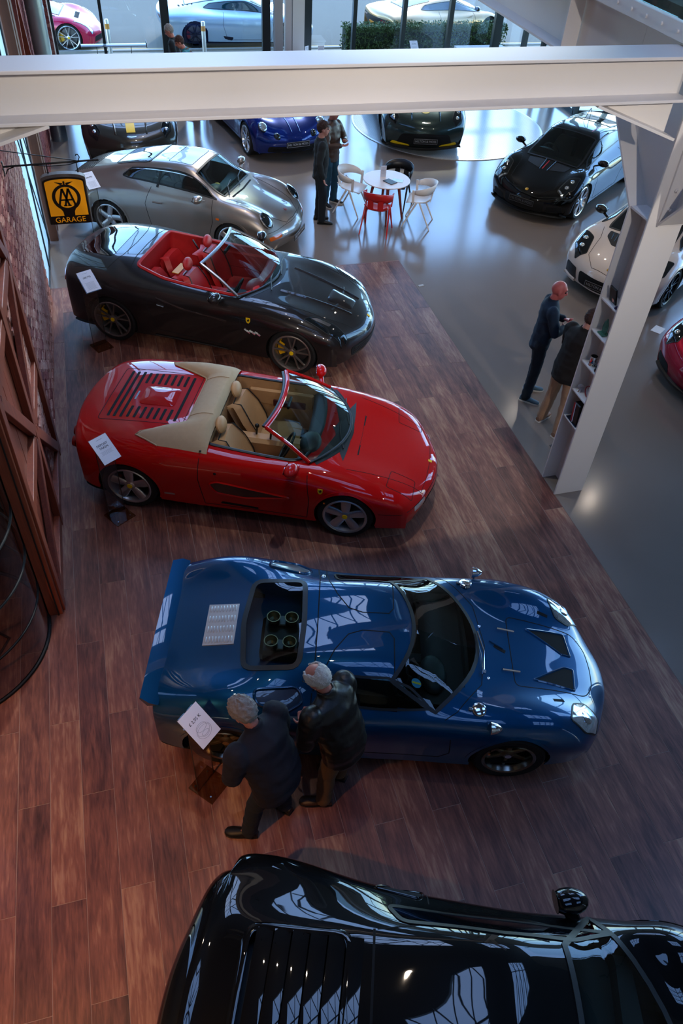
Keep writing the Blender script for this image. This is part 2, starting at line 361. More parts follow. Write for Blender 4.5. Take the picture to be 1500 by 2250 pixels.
b = MB(); b.box((0, 18.5, 4), (.012, 12.4, 8)); b.build('pane', GLASS, rw3, smooth=False)
b = MB(); b.box((15.0, -.9, 4.75), (.2, 12.2, 9.5)); struct(b.build('wall_right', WALLW, smooth=False), 'plain white side wall of the showroom', 'wall')
b = MB(); b.box((5, -7.6, 4.75), (20.4, .2, 9.5)); struct(b.build('wall_front', WALLW, smooth=False), 'plain white end wall of the gallery', 'wall')
b = MB(); b.box((-4.0, -1.0, 4.75), (.2, 13.2, 9.5)); struct(b.build('wall_gallery', mat('warm_wall', '#8d6a55', rough=.8), smooth=False), 'warm toned side wall of the gallery', 'wall')

# roof with rooflights: boards round the openings, trussed glazing bars across them
ZR = 9.5
xs = [-4.2, .3, 4.1, 7.4, 11.2, 15.2]; ys = [-7.8, -3.4, -1.2, 1.2, 3.4, 8.2, 11.0, 14.2, 18.0, 22.2]
b = MB()
for i in range(len(xs) - 1):
    for j in range(len(ys) - 1):
        if i in (1, 3) and j in (1, 3, 5, 7): continue
        b.box(((xs[i] + xs[i + 1]) / 2, (ys[j] + ys[j + 1]) / 2, ZR + .1), (xs[i + 1] - xs[i], ys[j + 1] - ys[j], .2))
struct(b.build('ceiling', CEIL, smooth=False), 'pale ceiling with rooflight openings', 'ceiling')
n = 0
for i in (1, 3):
    for j in (1, 3, 5, 7):
        x0, x1, y0, y1 = xs[i], xs[i + 1], ys[j], ys[j + 1]; n += 1
        r = struct(thing('window_%d' % (5 + n), 'rooflight with white trussed glazing bars, bay %s' % ['over the gallery', 'over the black car', 'over the red car', 'over the silver car', 'over the empty aisle', 'over the pale resin aisle', 'over the round table', 'over the turntable'][n - 1], 'window', (x0, y0, ZR)))
        for k in range(1, 4):
            b = MB(); b.box(((x1 - x0) * k / 4, (y1 - y0) / 2, .05), (.06, y1 - y0, .12)); b.build('glazing_bar', DARKFRAME, r, smooth=False)
        b = MB(); b.box(((x1 - x0) / 2, (y1 - y0) / 2, .05), (x1 - x0, .08, .12)); b.build('glazing_bar', DARKFRAME, r, smooth=False)
        for k in range(4):
            xa, xb = (x1 - x0) * k / 4, (x1 - x0) * (k + 1) / 4
            b = MB(); b.bar((xa, 0, -.25), (xb, (y1 - y0) / 2, -.25), .05, .05); b.bar((xb, (y1 - y0) / 2, -.25), (xa, y1 - y0, -.25), .05, .05); b.build('truss_rod', DARKFRAME, r, smooth=False)

# ---------------------------------------------------------------- white portal frame in front: beam, column, haunches, gallery edge
def isec(mb, length, depth, width, tf=.022, tw=.016):
    """I section along +x, depth in z (top at 0), width in y, centred in y"""
    mb.box((length / 2, 0, -tf / 2), (length, width, tf)); mb.box((length / 2, 0, -depth + tf / 2), (length, width, tf)); mb.box((length / 2, 0, -depth / 2), (length, tw, depth - 2 * tf))
beam = struct(thing('trim_beam', 'white steel I-beam spanning the hall above the cars', 'beam', (-1.3, 5.96, 4.772)))
b = MB(); b.box((2.97, 0, -.012), (5.94, .345, .024), bev=.004); b.build('top_flange', WHITE, beam, smooth=False)
b = MB(); b.box((2.97, 0, -.325), (5.94, .345, .024), bev=.004); b.build('bottom_flange', WHITE, beam, smooth=False)
b = MB(); b.box((2.97, 0, -.17), (5.94, .016, .30)); b.build('web', WHITE, beam, smooth=False)
def haunch(xa, xb, dz, name):       # tapered knee under the beam (beam-local x)
    z0 = -.337; b = MB()
    b.add([(xa, -.008, z0), (xb, -.008, z0), (xb, -.008, z0 - dz), (xa, .008, z0), (xb, .008, z0), (xb, .008, z0 - dz)], [(0, 1, 2), (3, 5, 4), (0, 3, 4, 1), (1, 4, 5, 2), (2, 5, 3, 0)])
    b.build(name + '_web', WHITE, beam, smooth=False)
    b = MB(); b.bar((xa, 0, z0 - .004), (xb, 0, z0 - dz), .345, .022, up=(0, 0, 1)); b.build(name + '_flange', WHITE, beam, smooth=False)
haunch(5.11, 5.92, .29, 'haunch'); haunch(.95, .1, .26, 'haunch')
colm = struct(thing('trim_column', 'white steel H-column with a shelf recess on the plank edge', 'column', (4.64, 5.785, 0)))
b = MB(); b.box((.19, .011, 2.4), (.38, .022, 4.8), bev=.003); b.build('front_flange', WHITE, colm, smooth=False)
b = MB(); b.box((.19, .334, 1.715), (.38, .022, 3.43), bev=.003); b.build('back_flange', WHITE, colm, smooth=False)
b = MB(); b.bar((.19, .334, 3.43), (.19, 1.15, 4.24), .38, .022, up=(0, -.7, .7)); b.build('haunch_flange', WHITE, colm, smooth=False)
b = MB(); b.prism([(.011, 0), (.334, 0), (.334, 3.43), (1.14, 4.23), (1.14, 4.78), (.011, 4.78)], .182, .198, tf=lambda v: Vector((v.z, v.x, v.y))); b.build('web', WHITE, colm, smooth=False)
b = MB(); b.box((.095, .172, 3.435), (.17, .30, .018)); b.build('stiffener', WHITE, colm, smooth=False)
for z in (2.49, 2.125, 1.74, 1.36, .99):
    b = MB(); b.box((.095, .1725, z), (.17, .3, .018), bev=.002); b.build('shelf', WHITE, colm, smooth=False)
# bolted end plate and knee of the frame that runs back over the viewer
b = MB(); b.box((.235, -.012, 4.1), (.27, .024, 1.42), bev=.003); ep = b.build('end_plate', WHITE, colm, smooth=False)
b = MB(); b.add([(.228, -.02, 3.42), (.228, -.02, 4.76), (.228, -2.2, 4.76), (.228, -2.2, 4.44), (.228, -.9, 4.43), (.242, -.02, 3.42), (.242, -.02, 4.76), (.242, -2.2, 4.76), (.242, -2.2, 4.44), (.242, -.9, 4.43)],
    [(0, 1, 2, 3, 4), (9, 8, 7, 6, 5), (0, 4, 9, 5), (4, 3, 8, 9)]); b.build('knee_web', WHITE, colm, smooth=False)
b = MB(); b.bar((.235, -.02, 3.41), (.235, -.9, 4.42), .27, .022, up=(0, .7, .7)); b.build('knee_flange', WHITE, colm, smooth=False)
for z in (3.55, 3.72, 3.95, 4.15):
    for x in (.16, .31):
        b = MB(); b.tube([(x, -.024, z), (x, -.04, z)], .02, 6); b.tube([(x, -.04, z), (x, -.055, z)], .012, 8); b.build('bolt', WHITE, ep)
for z in (3.56, 3.76, 3.98):
    b = MB(); b.tube([(.08, .022, z), (.08, .04, z)], .02, 6); b.tube([(.08, .04, z), (.08, .055, z)], .012, 8); b.build('bolt', WHITE, colm)
ed = struct(thing('trim_gallery', 'deep white gallery edge beam with bolted glass balustrade', 'beam', (4.64, 6.9, 4.23)))
b = MB(); b.box((.19, 7.0, .27), (.02, 14.0, .56)); b.build('web', WHITE, ed, smooth=False)
b = MB(); b.box((.19, 7.0, .011), (.38, 14.0, .022)); b.build('bottom_flange', WHITE, ed, smooth=False)
b = MB(); b.box((.19, 6.6, .56), (.38, 15.2, .03)); b.build('top_flange', WHITE, ed, smooth=False)
b = MB(); b.box((-.02, 6.6, .63), (.05, 15.2, .13), bev=.004); rail = b.build('clamp_rail', WHITE, ed, smooth=False)
for k in range(40):
    b = MB(); b.tube([(-.046, -.75 + .24 * k, .63), (-.062, -.75 + .24 * k, .63)], .015, 8); b.build('bolt', WHITE, rail)
b = MB(); b.box((.0, 6.6, 1.2), (.016, 15.2, 1.0)); b.build('glass_balustrade', glass('balustrade_glass', '#a9b8b4'), ed, smooth=False)
for y in (1.1, 4.5, 8.):
    b = MB(); b.prism([(.0, .03), (.17, .03), (.17, .55), (.0, .55)], y, y + .016, tf=lambda v: Vector((v.x, v.z, v.y))); b.build('stiffener', WHITE, ed, smooth=False)
b = MB(); b.box((9.7, 13.6, 4.86), (9.6, 15.0, .14)); struct(b.build('floor_gallery', mat('gallery_soffit', '#b0a9a2', rough=.8), smooth=False), 'gallery deck above the right hand cars', 'floor')

# ---------------------------------------------------------------- outside
b = MB(); b.box((-8, 14, -.09), (13.2, 12, .12)); struct(b.build('ground_yard', mat('yard_concrete', '#dfe6e8', rough=.9, noise=.06), smooth=False), 'pale concrete side yard behind the side window', 'ground')  # unseen ground added outside, kept pale to brighten the side window
b = MB(); b.box((8, 23.45, -.09), (60, 2.9, .12)); struct(b.build('ground_pavement', mat('pavement', '#8f8370', rough=.9, noise=.12, nscale=6), smooth=False), 'pale paved footway outside the window', 'pavement')
b = MB(); b.box((8, 40, -.12), (90, 30.2, .1)); road = struct(b.build('ground_road', mat('asphalt', '#645d52', rough=.9, noise=.18, nscale=120, bump=.3, bscale=150), smooth=False), 'grey asphalt street beyond the footway', 'road')
b = MB(); b.box((8, 24.86, -.06), (60, .13, .14)); struct(b.build('trim_kerb', mat('kerb_stone', '#8f8a82', rough=.9, noise=.1), smooth=False), 'stone kerb along the street', 'kerb')
for y in (25.05, 25.25):
    b = MB(); b.box((8, y, -.068), (60, .07, .006)); b.build('road_line', mat('yellow_line', '#c9a15a', rough=.8), road, smooth=False)
# ================================================================= car toolkit
BLACKM = mat('satin_black_trim', '#08090a', rough=.45)
RUBBER = mat('tyre_rubber', '#0d0d0e', rough=.75, bump=.1, bscale=200)
LINER = mat('arch_liner', '#050505', rough=.95)
CHROME = mat('chrome', '#dfe2e6', rough=.12, metal=1.)
ALLOY = mat('silver_alloy', '#b9bbbe', rough=.28, metal=.85)
DISC = mat('brake_disc', '#5c5d60', rough=.4, metal=.9)
GAP = mat('panel_gap', '#050506', rough=.9)
GT_CLEAR = glass('car_glass', '#b9cfcb')
GT_DARK = mat('tinted_glass', '#04070a', rough=.03, spec=.8, coat=1.)
LAMP = mat('headlamp_lens', '#c9d2d6', rough=.05, metal=.75, noise=.5, nscale=30)
LAMPD = mat('headlamp_dark', '#1a2024', rough=.06, metal=.4, coat=1., noise=.6, nscale=25)
AMBER = mat('amber_lens', '#c2560f', rough=.15, coat=1.)
REDL = mat('red_lens', '#7d0a0c', rough=.12, coat=1.)
YEL = mat('badge_yellow', '#e2b90d', rough=.4)
PLATE = mat('plate_black', '#0b0b0d', rough=.3)
SILVERTXT = mat('plate_lettering', '#cfcfd2', rough=.35, metal=.3)

def bspl(t, n):
    """uniform cubic B-spline weights at parameter t (0..n-1) on n+2 padded points"""
    t = np.clip(np.asarray(t, float), 0, n - 1 - 1e-9); i = np.floor(t).astype(int); f = t - i
    W = np.zeros((len(t), n + 2)); r = np.arange(len(t))
    for k, wv in enumerate(((1 - f) ** 3 / 6, (3 * f ** 3 - 6 * f ** 2 + 4) / 6, (-3 * f ** 3 + 3 * f ** 2 + 3 * f + 1) / 6, f ** 3 / 6)): W[r, i + k] += wv
    return W
def rounded(poly, r=.03, n=4):
    """2-D polygon with rounded corners"""
    out = []; m = len(poly); P = [Vector(p[:2]) for p in poly]
    for i in range(m):
        a, c, b = P[i - 1], P[i], P[(i + 1) % m]; rr = min(r, (a - c).length * .45, (b - c).length * .45)
        p0 = c + (a - c).normalized() * rr; p1 = c + (b - c).normalized() * rr
        for k in range(n + 1):
            t = k / n; out.append(p0 * (1 - t) ** 2 + c * 2 * t * (1 - t) + p1 * t * t)
    return [tuple(p) for p in out]
def dens(poly, step, closed=True):
    out = []; m = len(poly)
    for i in range(m if closed else m - 1):
        a, b = Vector(poly[i]), Vector(poly[(i + 1) % m]); k = max(1, int((b - a).length / step + .5))
        out += [tuple(a + (b - a) * j / k) for j in range(k)]
    if not closed: out.append(tuple(poly[-1]))
    return out
def inpoly(P, poly):
    P = np.asarray(P); x, y = P[:, 0], P[:, 1]; c = np.zeros(len(P), bool); n = len(poly)
    for i in range(n):
        (x0, y0), (x1, y1) = poly[i][:2], poly[i - 1][:2]
        if y0 == y1: continue
        c ^= ((y0 > y) != (y1 > y)) & (x < (x1 - x0) * (y - y0) / (y1 - y0) + x0)
    return c
def arc2(a, b, bulge, n=10):
    """points from a to b, bowed sideways by bulge (2-D)"""
    a, b = Vector(a), Vector(b); d = b - a; nrm = Vector((-d.y, d.x)).normalized()
    return [tuple(a + d * (k / n) + nrm * bulge * (1 - (2 * k / n - 1) ** 2)) for k in range(n + 1)]
WK = np.array([0, .06, .28, .55, .85, 1, 1, 1.])
class Car:
    def __init__(s, name, label, loc, ang, rows, pmat, nu=None, nv=30, group=None, smooth=2, cat='car'):
        s.root = thing(name, label, cat, (loc[0], loc[1], loc[2] if len(loc) > 2 else 0), math.radians(ang), group); s.paint = pmat
        net = []
        for (x, dx, z0, y2, z2, y3, z3, y5, z5, y7, z7) in rows:
            y = [0, y2 * .5, y2, y3, y3 + (y5 - y3) * .72, y5, (y5 + y7) / 2 + .012 * (z5 - z7), y7]
            z = [z0, z0 + (z2 - z0) * .28, z2, z3, z3 - (z3 - z5) * .36, z5, (z5 + z7) / 2, z7]
            net.append([(x + dx * WK[k], y[k], z[k]) for k in range(8)])
        D = np.array(net); s.M = len(net); C = D.copy()
        Ku = bspl(np.arange(s.M), s.M); Kv = bspl(np.arange(8), 8)
        for it in range(smooth):
            C = C + .8 * (D - np.einsum('ia,abk,jb->ijk', Ku, s.pad(C), Kv))
            C[:, 0, 1] = 0
        s.C = s.pad(C); s.nu = nu or s.M * 10; s.nv = nv
        s.us = np.linspace(0, s.M - 1, s.nu + 1); s.vs = np.linspace(0, 7, nv + 1)
        G = s.ev(s.us, s.vs); s.G = G
        L = G[:, ::-1][:, :-1] * np.array([1, -1, 1]); A = np.concatenate([L, G], 1); s.A = A
        s.vv = np.concatenate([-s.vs[::-1][:-1], s.vs]); nn = A.shape[1]; s.nn = nn
        s.verts = A.reshape(-1, 3)
        I, J = np.meshgrid(np.arange(A.shape[0] - 1), np.arange(nn - 1), indexing='ij'); I = I.ravel(); J = J.ravel()
        s.F = np.stack([I * nn + J, (I + 1) * nn + J, (I + 1) * nn + J + 1, I * nn + J + 1], 1)[:, ::-1]
        s.uc = (s.us[I] + s.us[I + 1]) / 2; s.vc = (s.vv[J] + s.vv[J + 1]) / 2
        s.fc = s.verts[s.F].mean(1); s.keep = np.ones(len(s.F), bool)
        s.bvh = BVHTree.FromPolygons([Vector(v) for v in s.verts], [tuple(int(i) for i in f) for f in s.F])
        s.body = bpy.data.objects.new('body', bpy.data.meshes.new('body')); link(s.body, s.root)
        s.wells = []
    def pad(s, C):
        Cv = np.concatenate([C[:, 1:2] * np.array([1, -1, 1]), C, 2 * C[:, -1:] - C[:, -2:-1]], 1)
        return np.concatenate([2 * Cv[:1] - Cv[1:2], Cv, 2 * Cv[-1:] - Cv[-2:-1]], 0)
    def ev(s, us, vs): return np.einsum('ia,abk,jb->ijk', bspl(us, s.M), s.C, bspl(vs, 8))
    def S(s, u, v):
        """surface point and outward normal at (u, v); v < 0 is the other side"""
        sg = -1 if v < 0 else 1; a = abs(v); e = .02
        P = s.ev([u, min(u + e, s.M - 1), max(u - e, 0)], [a, min(a + e, 7), max(a - e, 0)])
        p = Vector(P[0, 0]); du = Vector(P[1, 0] - P[2, 0]); dv = Vector(P[0, 1] - P[0, 2]); n = dv.cross(du)
        if n.length < 1e-9: n = Vector((0, 0, 1))
        n.normalize()
        if n.dot(p - Vector((p.x, 0, .35))) < 0: n = -n
        if sg < 0: p.y = -p.y; n.y = -n.y
        return p, n
    # projection of a 2-D point on to the skin
    def hit(s, q, ax):
        if ax == 'uv': return s.S(q[0], q[1])
        o, d = {'top': ((q[0], q[1], 4), (0, 0, -1)), 'R': ((q[0], -4, q[1]), (0, 1, 0)), 'L': ((q[0], 4, q[1]), (0, -1, 0)), 'front': ((6, q[0], q[1]), (-1, 0, 0)), 'rear': ((-6, q[0], q[1]), (1, 0, 0))}[ax]
        p, n, i, _ = s.bvh.ray_cast(Vector(o), Vector(d))
        if p is None:
            g = {'top': (q[0], q[1], .7), 'R': (q[0], -.8, q[1]), 'L': (q[0], .8, q[1]), 'front': (2, q[0], q[1]), 'rear': (-2, q[0], q[1])}[ax]
            p, n, i, _ = s.bvh.find_nearest(Vector(g))
        if n.dot(Vector(d)) > 0: n = -n
        return p, n
    def patch(s, name, poly, ax, m, off=.004, rings=6, step=None, parent=None, bump=0., skirt=.012, both=False):
        step = step or (.25 if ax == 'uv' else .04)
        B = [Vector(p[:2]) for p in dens(poly, step)]; c = sum(B, Vector((0, 0))) / len(B); n = len(B); vs = []; fs = []
        p, nn = s.hit(c, ax); vs.append(p + nn * (off + bump))
        for r in range(1, rings + 1):
            t = r / rings; up = off + bump * (1 - t ** 3)
            for q in B: p, nn = s.hit(c + (q - c) * t, ax); vs.append(p + nn * up)
        for q in B: p, nn = s.hit(q, ax); vs.append(p - nn * skirt)
        for k in range(n): fs.append((0, 1 + k, 1 + (k + 1) % n))
        for r in range(rings):
            for k in range(n): a = 1 + r * n; fs.append((a + k, a + n + k, a + n + (k + 1) % n, a + (k + 1) % n))
        o = mesh_obj(name, vs, fs, m, parent or s.body, True, 40)
        bm = bmesh.new(); bm.from_mesh(o.data); bmesh.ops.recalc_face_normals(bm, faces=bm.faces[:])
        bm.to_mesh(o.data); bm.free()
        if both: s.patch(name, [(p[0], -p[1]) for p in poly] if ax in ('top', 'uv', 'front', 'rear') else poly, {'R': 'L', 'L': 'R'}.get(ax, ax), m, off, rings, step, parent, bump, skirt)
        return o
    def line(s, name, pts, ax, w, m, off=.0015, closed=False, step=None, parent=None, both=False, h=0.):
        """raised or flush strip of width w that follows the skin"""
        step = step or (.2 if ax == 'uv' else .03)
        Q = [s.hit(p, ax) for p in dens(pts, step, closed)]; n = len(Q); vs = []; fs = []
        for i, (p, nn) in enumerate(Q):
            a = Q[(i - 1) % n if closed else max(i - 1, 0)][0]; c = Q[(i + 1) % n if closed else min(i + 1, n - 1)][0]
            t = (c - a); t = t.normalized() if t.length > 1e-8 else Vector((1, 0, 0)); sd = nn.cross(t).normalized() * w / 2
            vs += [p + sd - nn * .004, p + sd + nn * off, p + nn * (off + h), p - sd + nn * off, p - sd - nn * .004]
        for i in range(n if closed else n - 1):
            j = (i + 1) % n
            for k in range(4): fs.append((i * 5 + k, j * 5 + k, j * 5 + k + 1, i * 5 + k + 1))
        o = mesh_obj(name, vs, fs, m, parent or s.body, True, 50)
        if both: s.line(name, [(p[0], -p[1]) for p in pts] if ax in ('top', 'uv', 'front', 'rear') else pts, {'R': 'L', 'L': 'R'}.get(ax, ax), w, m, off, closed, step, parent, False, h)
        return o
    def hole(s, poly, ax, both=False):
        if ax == 'uv': k = inpoly(np.stack([s.uc, s.vc], 1), poly)
        elif ax == 'top': k = inpoly(s.fc[:, :2], poly) & (np.abs(s.vc) < 4.6)
        else: k = inpoly(s.fc[:, [0, 2]], poly) & ((s.vc < 0) if ax == 'R' else (s.vc > 0)) & (np.abs(s.vc) > 1.5)
        s.keep &= ~k
        if both: s.hole([(p[0], -p[1]) for p in poly] if ax in ('uv', 'top') else poly, {'R': 'L', 'L': 'R'}.get(ax, ax))
    def window(s, name, poly, ax, m=None, seal=.03, both=False, sealm=None, hole=True, off=.004):
        for k in ((1, -1) if both else (1,)):
            if ax in ('top', 'uv', 'front', 'rear'): pl, axx = [(p[0], p[1] * k) for p in poly], ax
            else: pl, axx = poly, ax if k == 1 else {'R': 'L', 'L': 'R'}[ax]
            o = s.patch(name, pl, axx, m or GT_CLEAR, off=off, rings=8, parent=s.root, skirt=0.)
            s.line('seal', pl, axx, seal, sealm or BLACKM, off=off + .003, closed=True, parent=o)
            if hole: s.hole(pl, axx)
    def arch(s, x, r, zc, lip=.05, lipoff=.004, depth=.34):
        for side in ('R', 'L'):
            sg = -1 if side == 'R' else 1
            k = (((s.fc[:, 0] - x) ** 2 + (s.fc[:, 2] - zc) ** 2) < (r + lip * .3) ** 2) & (s.vc * sg > 3.4); s.keep &= ~k
            pts = []
            for i in range(41):
                a = math.radians(-28 + 236 * i / 40); q = (x + (r + lip / 2) * math.cos(a), zc + (r + lip / 2) * math.sin(a))
                p, n, idx, _ = s.bvh.ray_cast(Vector((q[0], 4 * sg, q[1])), Vector((0, -sg, 0)))
                if p is not None and p.y * sg > .45: pts.append(q)
            if len(pts) > 3: s.line('wheel_arch_lip', pts, side, lip, s.paint, off=lipoff)
            yo = min(abs(s.hit((x + (r + .02) * math.cos(math.radians(a)), zc + (r + .02) * math.sin(math.radians(a))), side)[0].y) for a in (0, 30, 60, 90, 120, 150, 180)) - .012
            b = MB(); b.lathe([(r + .01, yo), (r + .012, yo - depth)], 24, 'y', (x, 0, zc), a0=math.radians(-12), a1=math.radians(192)); b.lathe([(r + .012, yo - depth), (.02, yo - depth)], 24, 'y', (x, 0, zc))
            b.v = [(v[0], v[1] * sg, max(v[2], .06)) for v in b.v]; b.build('wheel_arch_liner', LINER, s.body, smooth=True)
    def finish(s, under=True):
        me = s.body.data; F = s.F[s.keep]
        used = np.unique(F); mp = -np.ones(len(s.verts), int); mp[used] = np.arange(len(used))
        me.from_pydata([tuple(v) for v in s.verts[used]], [], [tuple(int(i) for i in f) for f in mp[F]]); me.materials.append(s.paint)
        me.polygons.foreach_set('use_smooth', [True] * len(me.polygons)); me.update()
        if under:
            b = MB(); P = [(p[0], p[1]) for p in s.G[:, -1]]; poly = [(x, y - .03) for x, y in P] + [(x, -y + .03) for x, y in P[::-1]]
            z = float(s.G[:, -1, 2].min()) + .01; b.prism(poly[::3], z, z + .01); b.build('underbody', LINER, s.root, smooth=False)
    def wheels(s, wb, track_f, track_r, r, w, **kw):
        kr = dict(kw); kr.update(kw.get('rear', {})); kr.pop('rear', None); kw = {k: v for k, v in kw.items() if k != 'rear'}
        wf = make_wheel(r, w, **kw); wr = make_wheel(kr.pop('r', r), kr.pop('w', w), **kr)
        for proto, x, tr in ((wf, wb / 2, track_f), (wr, -wb / 2, track_r)):
            for i, sg in enumerate((-1, 1)):
                o = proto if i == 0 else copy_tree(proto); o.parent = s.root
                o.location = (x, sg * tr, o['radius']); o.rotation_euler = (0, 0, 0 if sg < 0 else PI)
    def text_on(s, body, q, ax, size, m, rot, off=.006, parent=None, name='lettering'):
        p, n = s.hit(q, ax); return text(name, body, size, m, parent or s.root, p + n * off, rot)
def make_wheel(r, w, rim=None, style='star', n=5, col=None, caliper=None, cap=None, lip=None, width=(.07, .045), twist=0., capr=.032):
    """wheel standing in the xz plane, outer face towards -y at y = 0; centre at the origin"""
    R = rim or r * .74; col = col or ALLOY; b = MB()
    b.lathe([(R, w * .94), (R + .01, w), (r * .93, w), (r * .985, w * .93), (r, w * .8), (r, w * .2), (r * .985, w * .07), (r * .93, 0), (R + .018, .004), (R - .004, .018)], 40, 'y')
    wh = b.build('wheel', RUBBER, None); wh['radius'] = r
    b = MB(); b.lathe([(R + .016, .002), (R + .004, -.004), (R - .012, .004), (R - .02, .03), (R - .03, .06), (R - .035, w * .9), (R - .10, w * .92)], 40, 'y'); b.build('rim', lip or col, wh)
    b = MB(); b.lathe([(R * .78, w * .55), (.05, w * .55)], 32, 'y'); b.lathe([(R * .78, w * .55), (R * .78, w * .65)], 32, 'y'); b.build('brake_disc', DISC, wh)
    b = MB(); b.lathe([(R - .03, w * .72), (.02, w * .72)], 24, 'y'); b.build('wheel_back', LINER, wh)
    if caliper:
        b = MB(); b.lathe([(R * .84, w * .42), (R * .52, w * .42), (R * .52, w * .7), (R * .84, w * .7)], 8, 'y', closed=True, a0=math.radians(150), a1=math.radians(210)); b.build('brake_caliper', caliper, wh)
    spoke = None
    def spk(w0, w1, y0, y1, th, shift=0., rin=.03, rout=None):
        rout = rout or R - .008; m = MB(); P = []
        for k in range(6):
            t = k / 5; rr = rin + (rout - rin) * t; ww = (w0 + (w1 - w0) * (t if style != 'star' else (t * (2 - t) if t < .75 else .94 + (t - .75) * -.8))) / 2; y = y0 + (y1 - y0) * (t ** 2); sh = shift * t + twist * t * t
            P.append([(sh - ww, y + .012, rr), (sh - ww * .62, y, rr), (sh + ww * .62, y, rr), (sh + ww, y + .012, rr), (sh + ww * .9, y + th, rr), (sh - ww * .9, y + th, rr), (sh - ww, y + .012, rr)])
        return m.grid(P)
    if style in ('star', 'twist', 'halibrand'): lst = [spk(width[0], width[1], .018 if style != 'halibrand' else .055, .012 if style != 'halibrand' else .06, .03)]
    elif style == 'pair': lst = [spk(width[0], width[1], .022, .008, .025, sh, rin=.035) for sh in (-.055 * R / .25, .055 * R / .25)]
    for i in range(n):
        for m in lst:
            if i == 0: o = m.build('spoke', col, wh, sharp=50); m.obj = o
            else: o = bpy.data.objects.new('spoke', m.obj.data); link(o, wh)
            o.rotation_euler = (0, 2 * PI * i / n, 0)
    b = MB(); b.lathe([(0, .006 if style != 'halibrand' else .04), (.04, .008 if style != 'halibrand' else .042), (.058, .018 if style != 'halibrand' else .055), (.062, .06)], 20, 'y'); b.build('hub', col, wh)
    b = MB(); b.lathe([(0, -.001 if style != 'halibrand' else .03), (capr * .9, .0 if style != 'halibrand' else .03), (capr, .01 if style != 'halibrand' else .045)], 16, 'y'); b.build('hub_cap', cap or col, wh)
    return wh
def ruled(A, B, n=14, bulge=(0, 0, 0)):
    """rows of points from curve A to curve B (same count), bowed by bulge in the middle"""
    bl = Vector(bulge); return [[Vector(a) * (1 - t) + Vector(c) * t + bl * 4 * t * (1 - t) for a, c in zip(A, B)] for t in [k / n for k in range(n + 1)]]
def arc3(a, m, b, n=16):
    """quadratic arc through three points"""
    a, m, b = Vector(a), Vector(m), Vector(b); c = m * 2 - (a + b) / 2
    return [a * (1 - t) ** 2 + c * 2 * t * (1 - t) + b * t * t for t in [k / n for k in range(n + 1)]]
def seat(parent, x, y, z, m, pipe=None, h=.62, rec=24, name='seat', head=True):
    """bucket seat: cushion, bolstered back and headrest"""
    a = math.radians(rec); o = bpy.data.objects.new(name, None); o.empty_display_size = .05; link(o, parent); o.location = (x, y, z)
    b = MB(); P = []
    for i in range(9):
        t = i / 8; xx = -.02 + .50 * t; row = []
        for j in range(13):
            sgn = j / 6 - 1; bol = .07 * abs(sgn) ** 3; row.append((xx, sgn * .25 * (1 - .12 * t), .10 + .05 * t + bol - (.07 * (max(0, t - .8) / .2) ** 2) - (.09 if abs(sgn) == 1 else 0)))
        P.append(row)
    b.grid(P); b.box((.2, 0, .02), (.46, .44, .12)); b.build('cushion', m, o, sharp=60)
    b = MB(); P = []; ca, sa = math.cos(a), math.sin(a)
    for i in range(12):
        t = i / 11; row = []; wd = .26 * (1 - .30 * max(0, t - .55) / .45 - .1 * (t < .1))
        for j in range(13):
            sgn = j / 6 - 1; d = .09 * abs(sgn) ** 3 * (1 - .6 * t) - (.10 if abs(sgn) == 1 else 0) + .02 * math.sin(t * 3) - (.08 if i == 11 else 0); hh = h * min(t, .97)
            row.append((-sa * hh + ca * d, sgn * wd, .12 + ca * hh + sa * d))
        P.append(row)
    b.grid(P)
    bk = [[(p[0] - ca * .09, p[1] * .92, p[2] - sa * .09) for p in (r[0], r[6], r[12])] for r in P]; b.grid(bk)
    b.build('backrest', m, o, sharp=60)
    if pipe:
        b = MB(); b.tube([Vector(r[1]) + Vector((.012, 0, 0)) for r in P] + [Vector(r[11]) + Vector((.012, 0, 0)) for r in P[::-1]], .007, 6); b.build('piping', pipe, o)
    if not head: return o
    b = MB(); hc = Vector((-sa * (h + .07), 0, .12 + ca * (h + .07))); b.sph(hc, (.048, .125, .085), 14, 10, rot=Euler((0, -a, 0)).to_matrix()); b.build('headrest', m, o)
    return o
def steering(parent, x, y, z, r, m, tilt=25):
    b = MB(); pts = [(0, r * math.cos(2 * PI * k / 24), r * math.sin(2 * PI * k / 24)) for k in range(25)]; b.tube(pts, .014, 8, cap=False)
    for a in (90, 210, 330): b.bar((0, 0, 0), (0, r * math.sin(math.radians(a)), r * math.cos(math.radians(a))), .012, .03, up=(1, 0, 0))
    b.tube([(-.03, 0, 0), (.02, 0, 0)], .045, 14)
    o = b.build('steering_wheel', m, parent); o.location = (x, y, z); o.rotation_euler = (0, math.radians(tilt), 0); return o
def badge(car, q, ax, rot, h=.075, parent=None):
    """yellow shield with a black rearing animal mark"""
    p, n = car.hit(q, ax); w = h * .72
    sh = [(-w / 2, h / 2), (w / 2, h / 2), (w / 2, -.05 * h), (w * .3, -.35 * h), (0, -h / 2), (-w * .3, -.35 * h), (-w / 2, -.05 * h)]
    b = MB(); b.prism(sh, 0, .003); o = b.build('shield_badge', YEL, car.body, smooth=False); o.location = p + n * .004; o.rotation_euler = rot
    hs = [(-.30, -.62), (-.16, -.58), (-.10, -.28), (.08, -.2), (.2, -.5), (.34, -.52), (.26, -.1), (.34, .1), (.52, .06), (.36, .26), (.22, .5), (.02, .66), (-.12, .52), (.02, .42), (-.06, .2), (-.34, .3), (-.42, .12), (-.2, .08), (-.26, -.2)]
    b = MB(); b.prism([(x * h * .55, y * h * .5 + .004) for x, y in hs][::-1], .003, .0045); b.build('emblem', BLACKM, o, smooth=False)
    return o
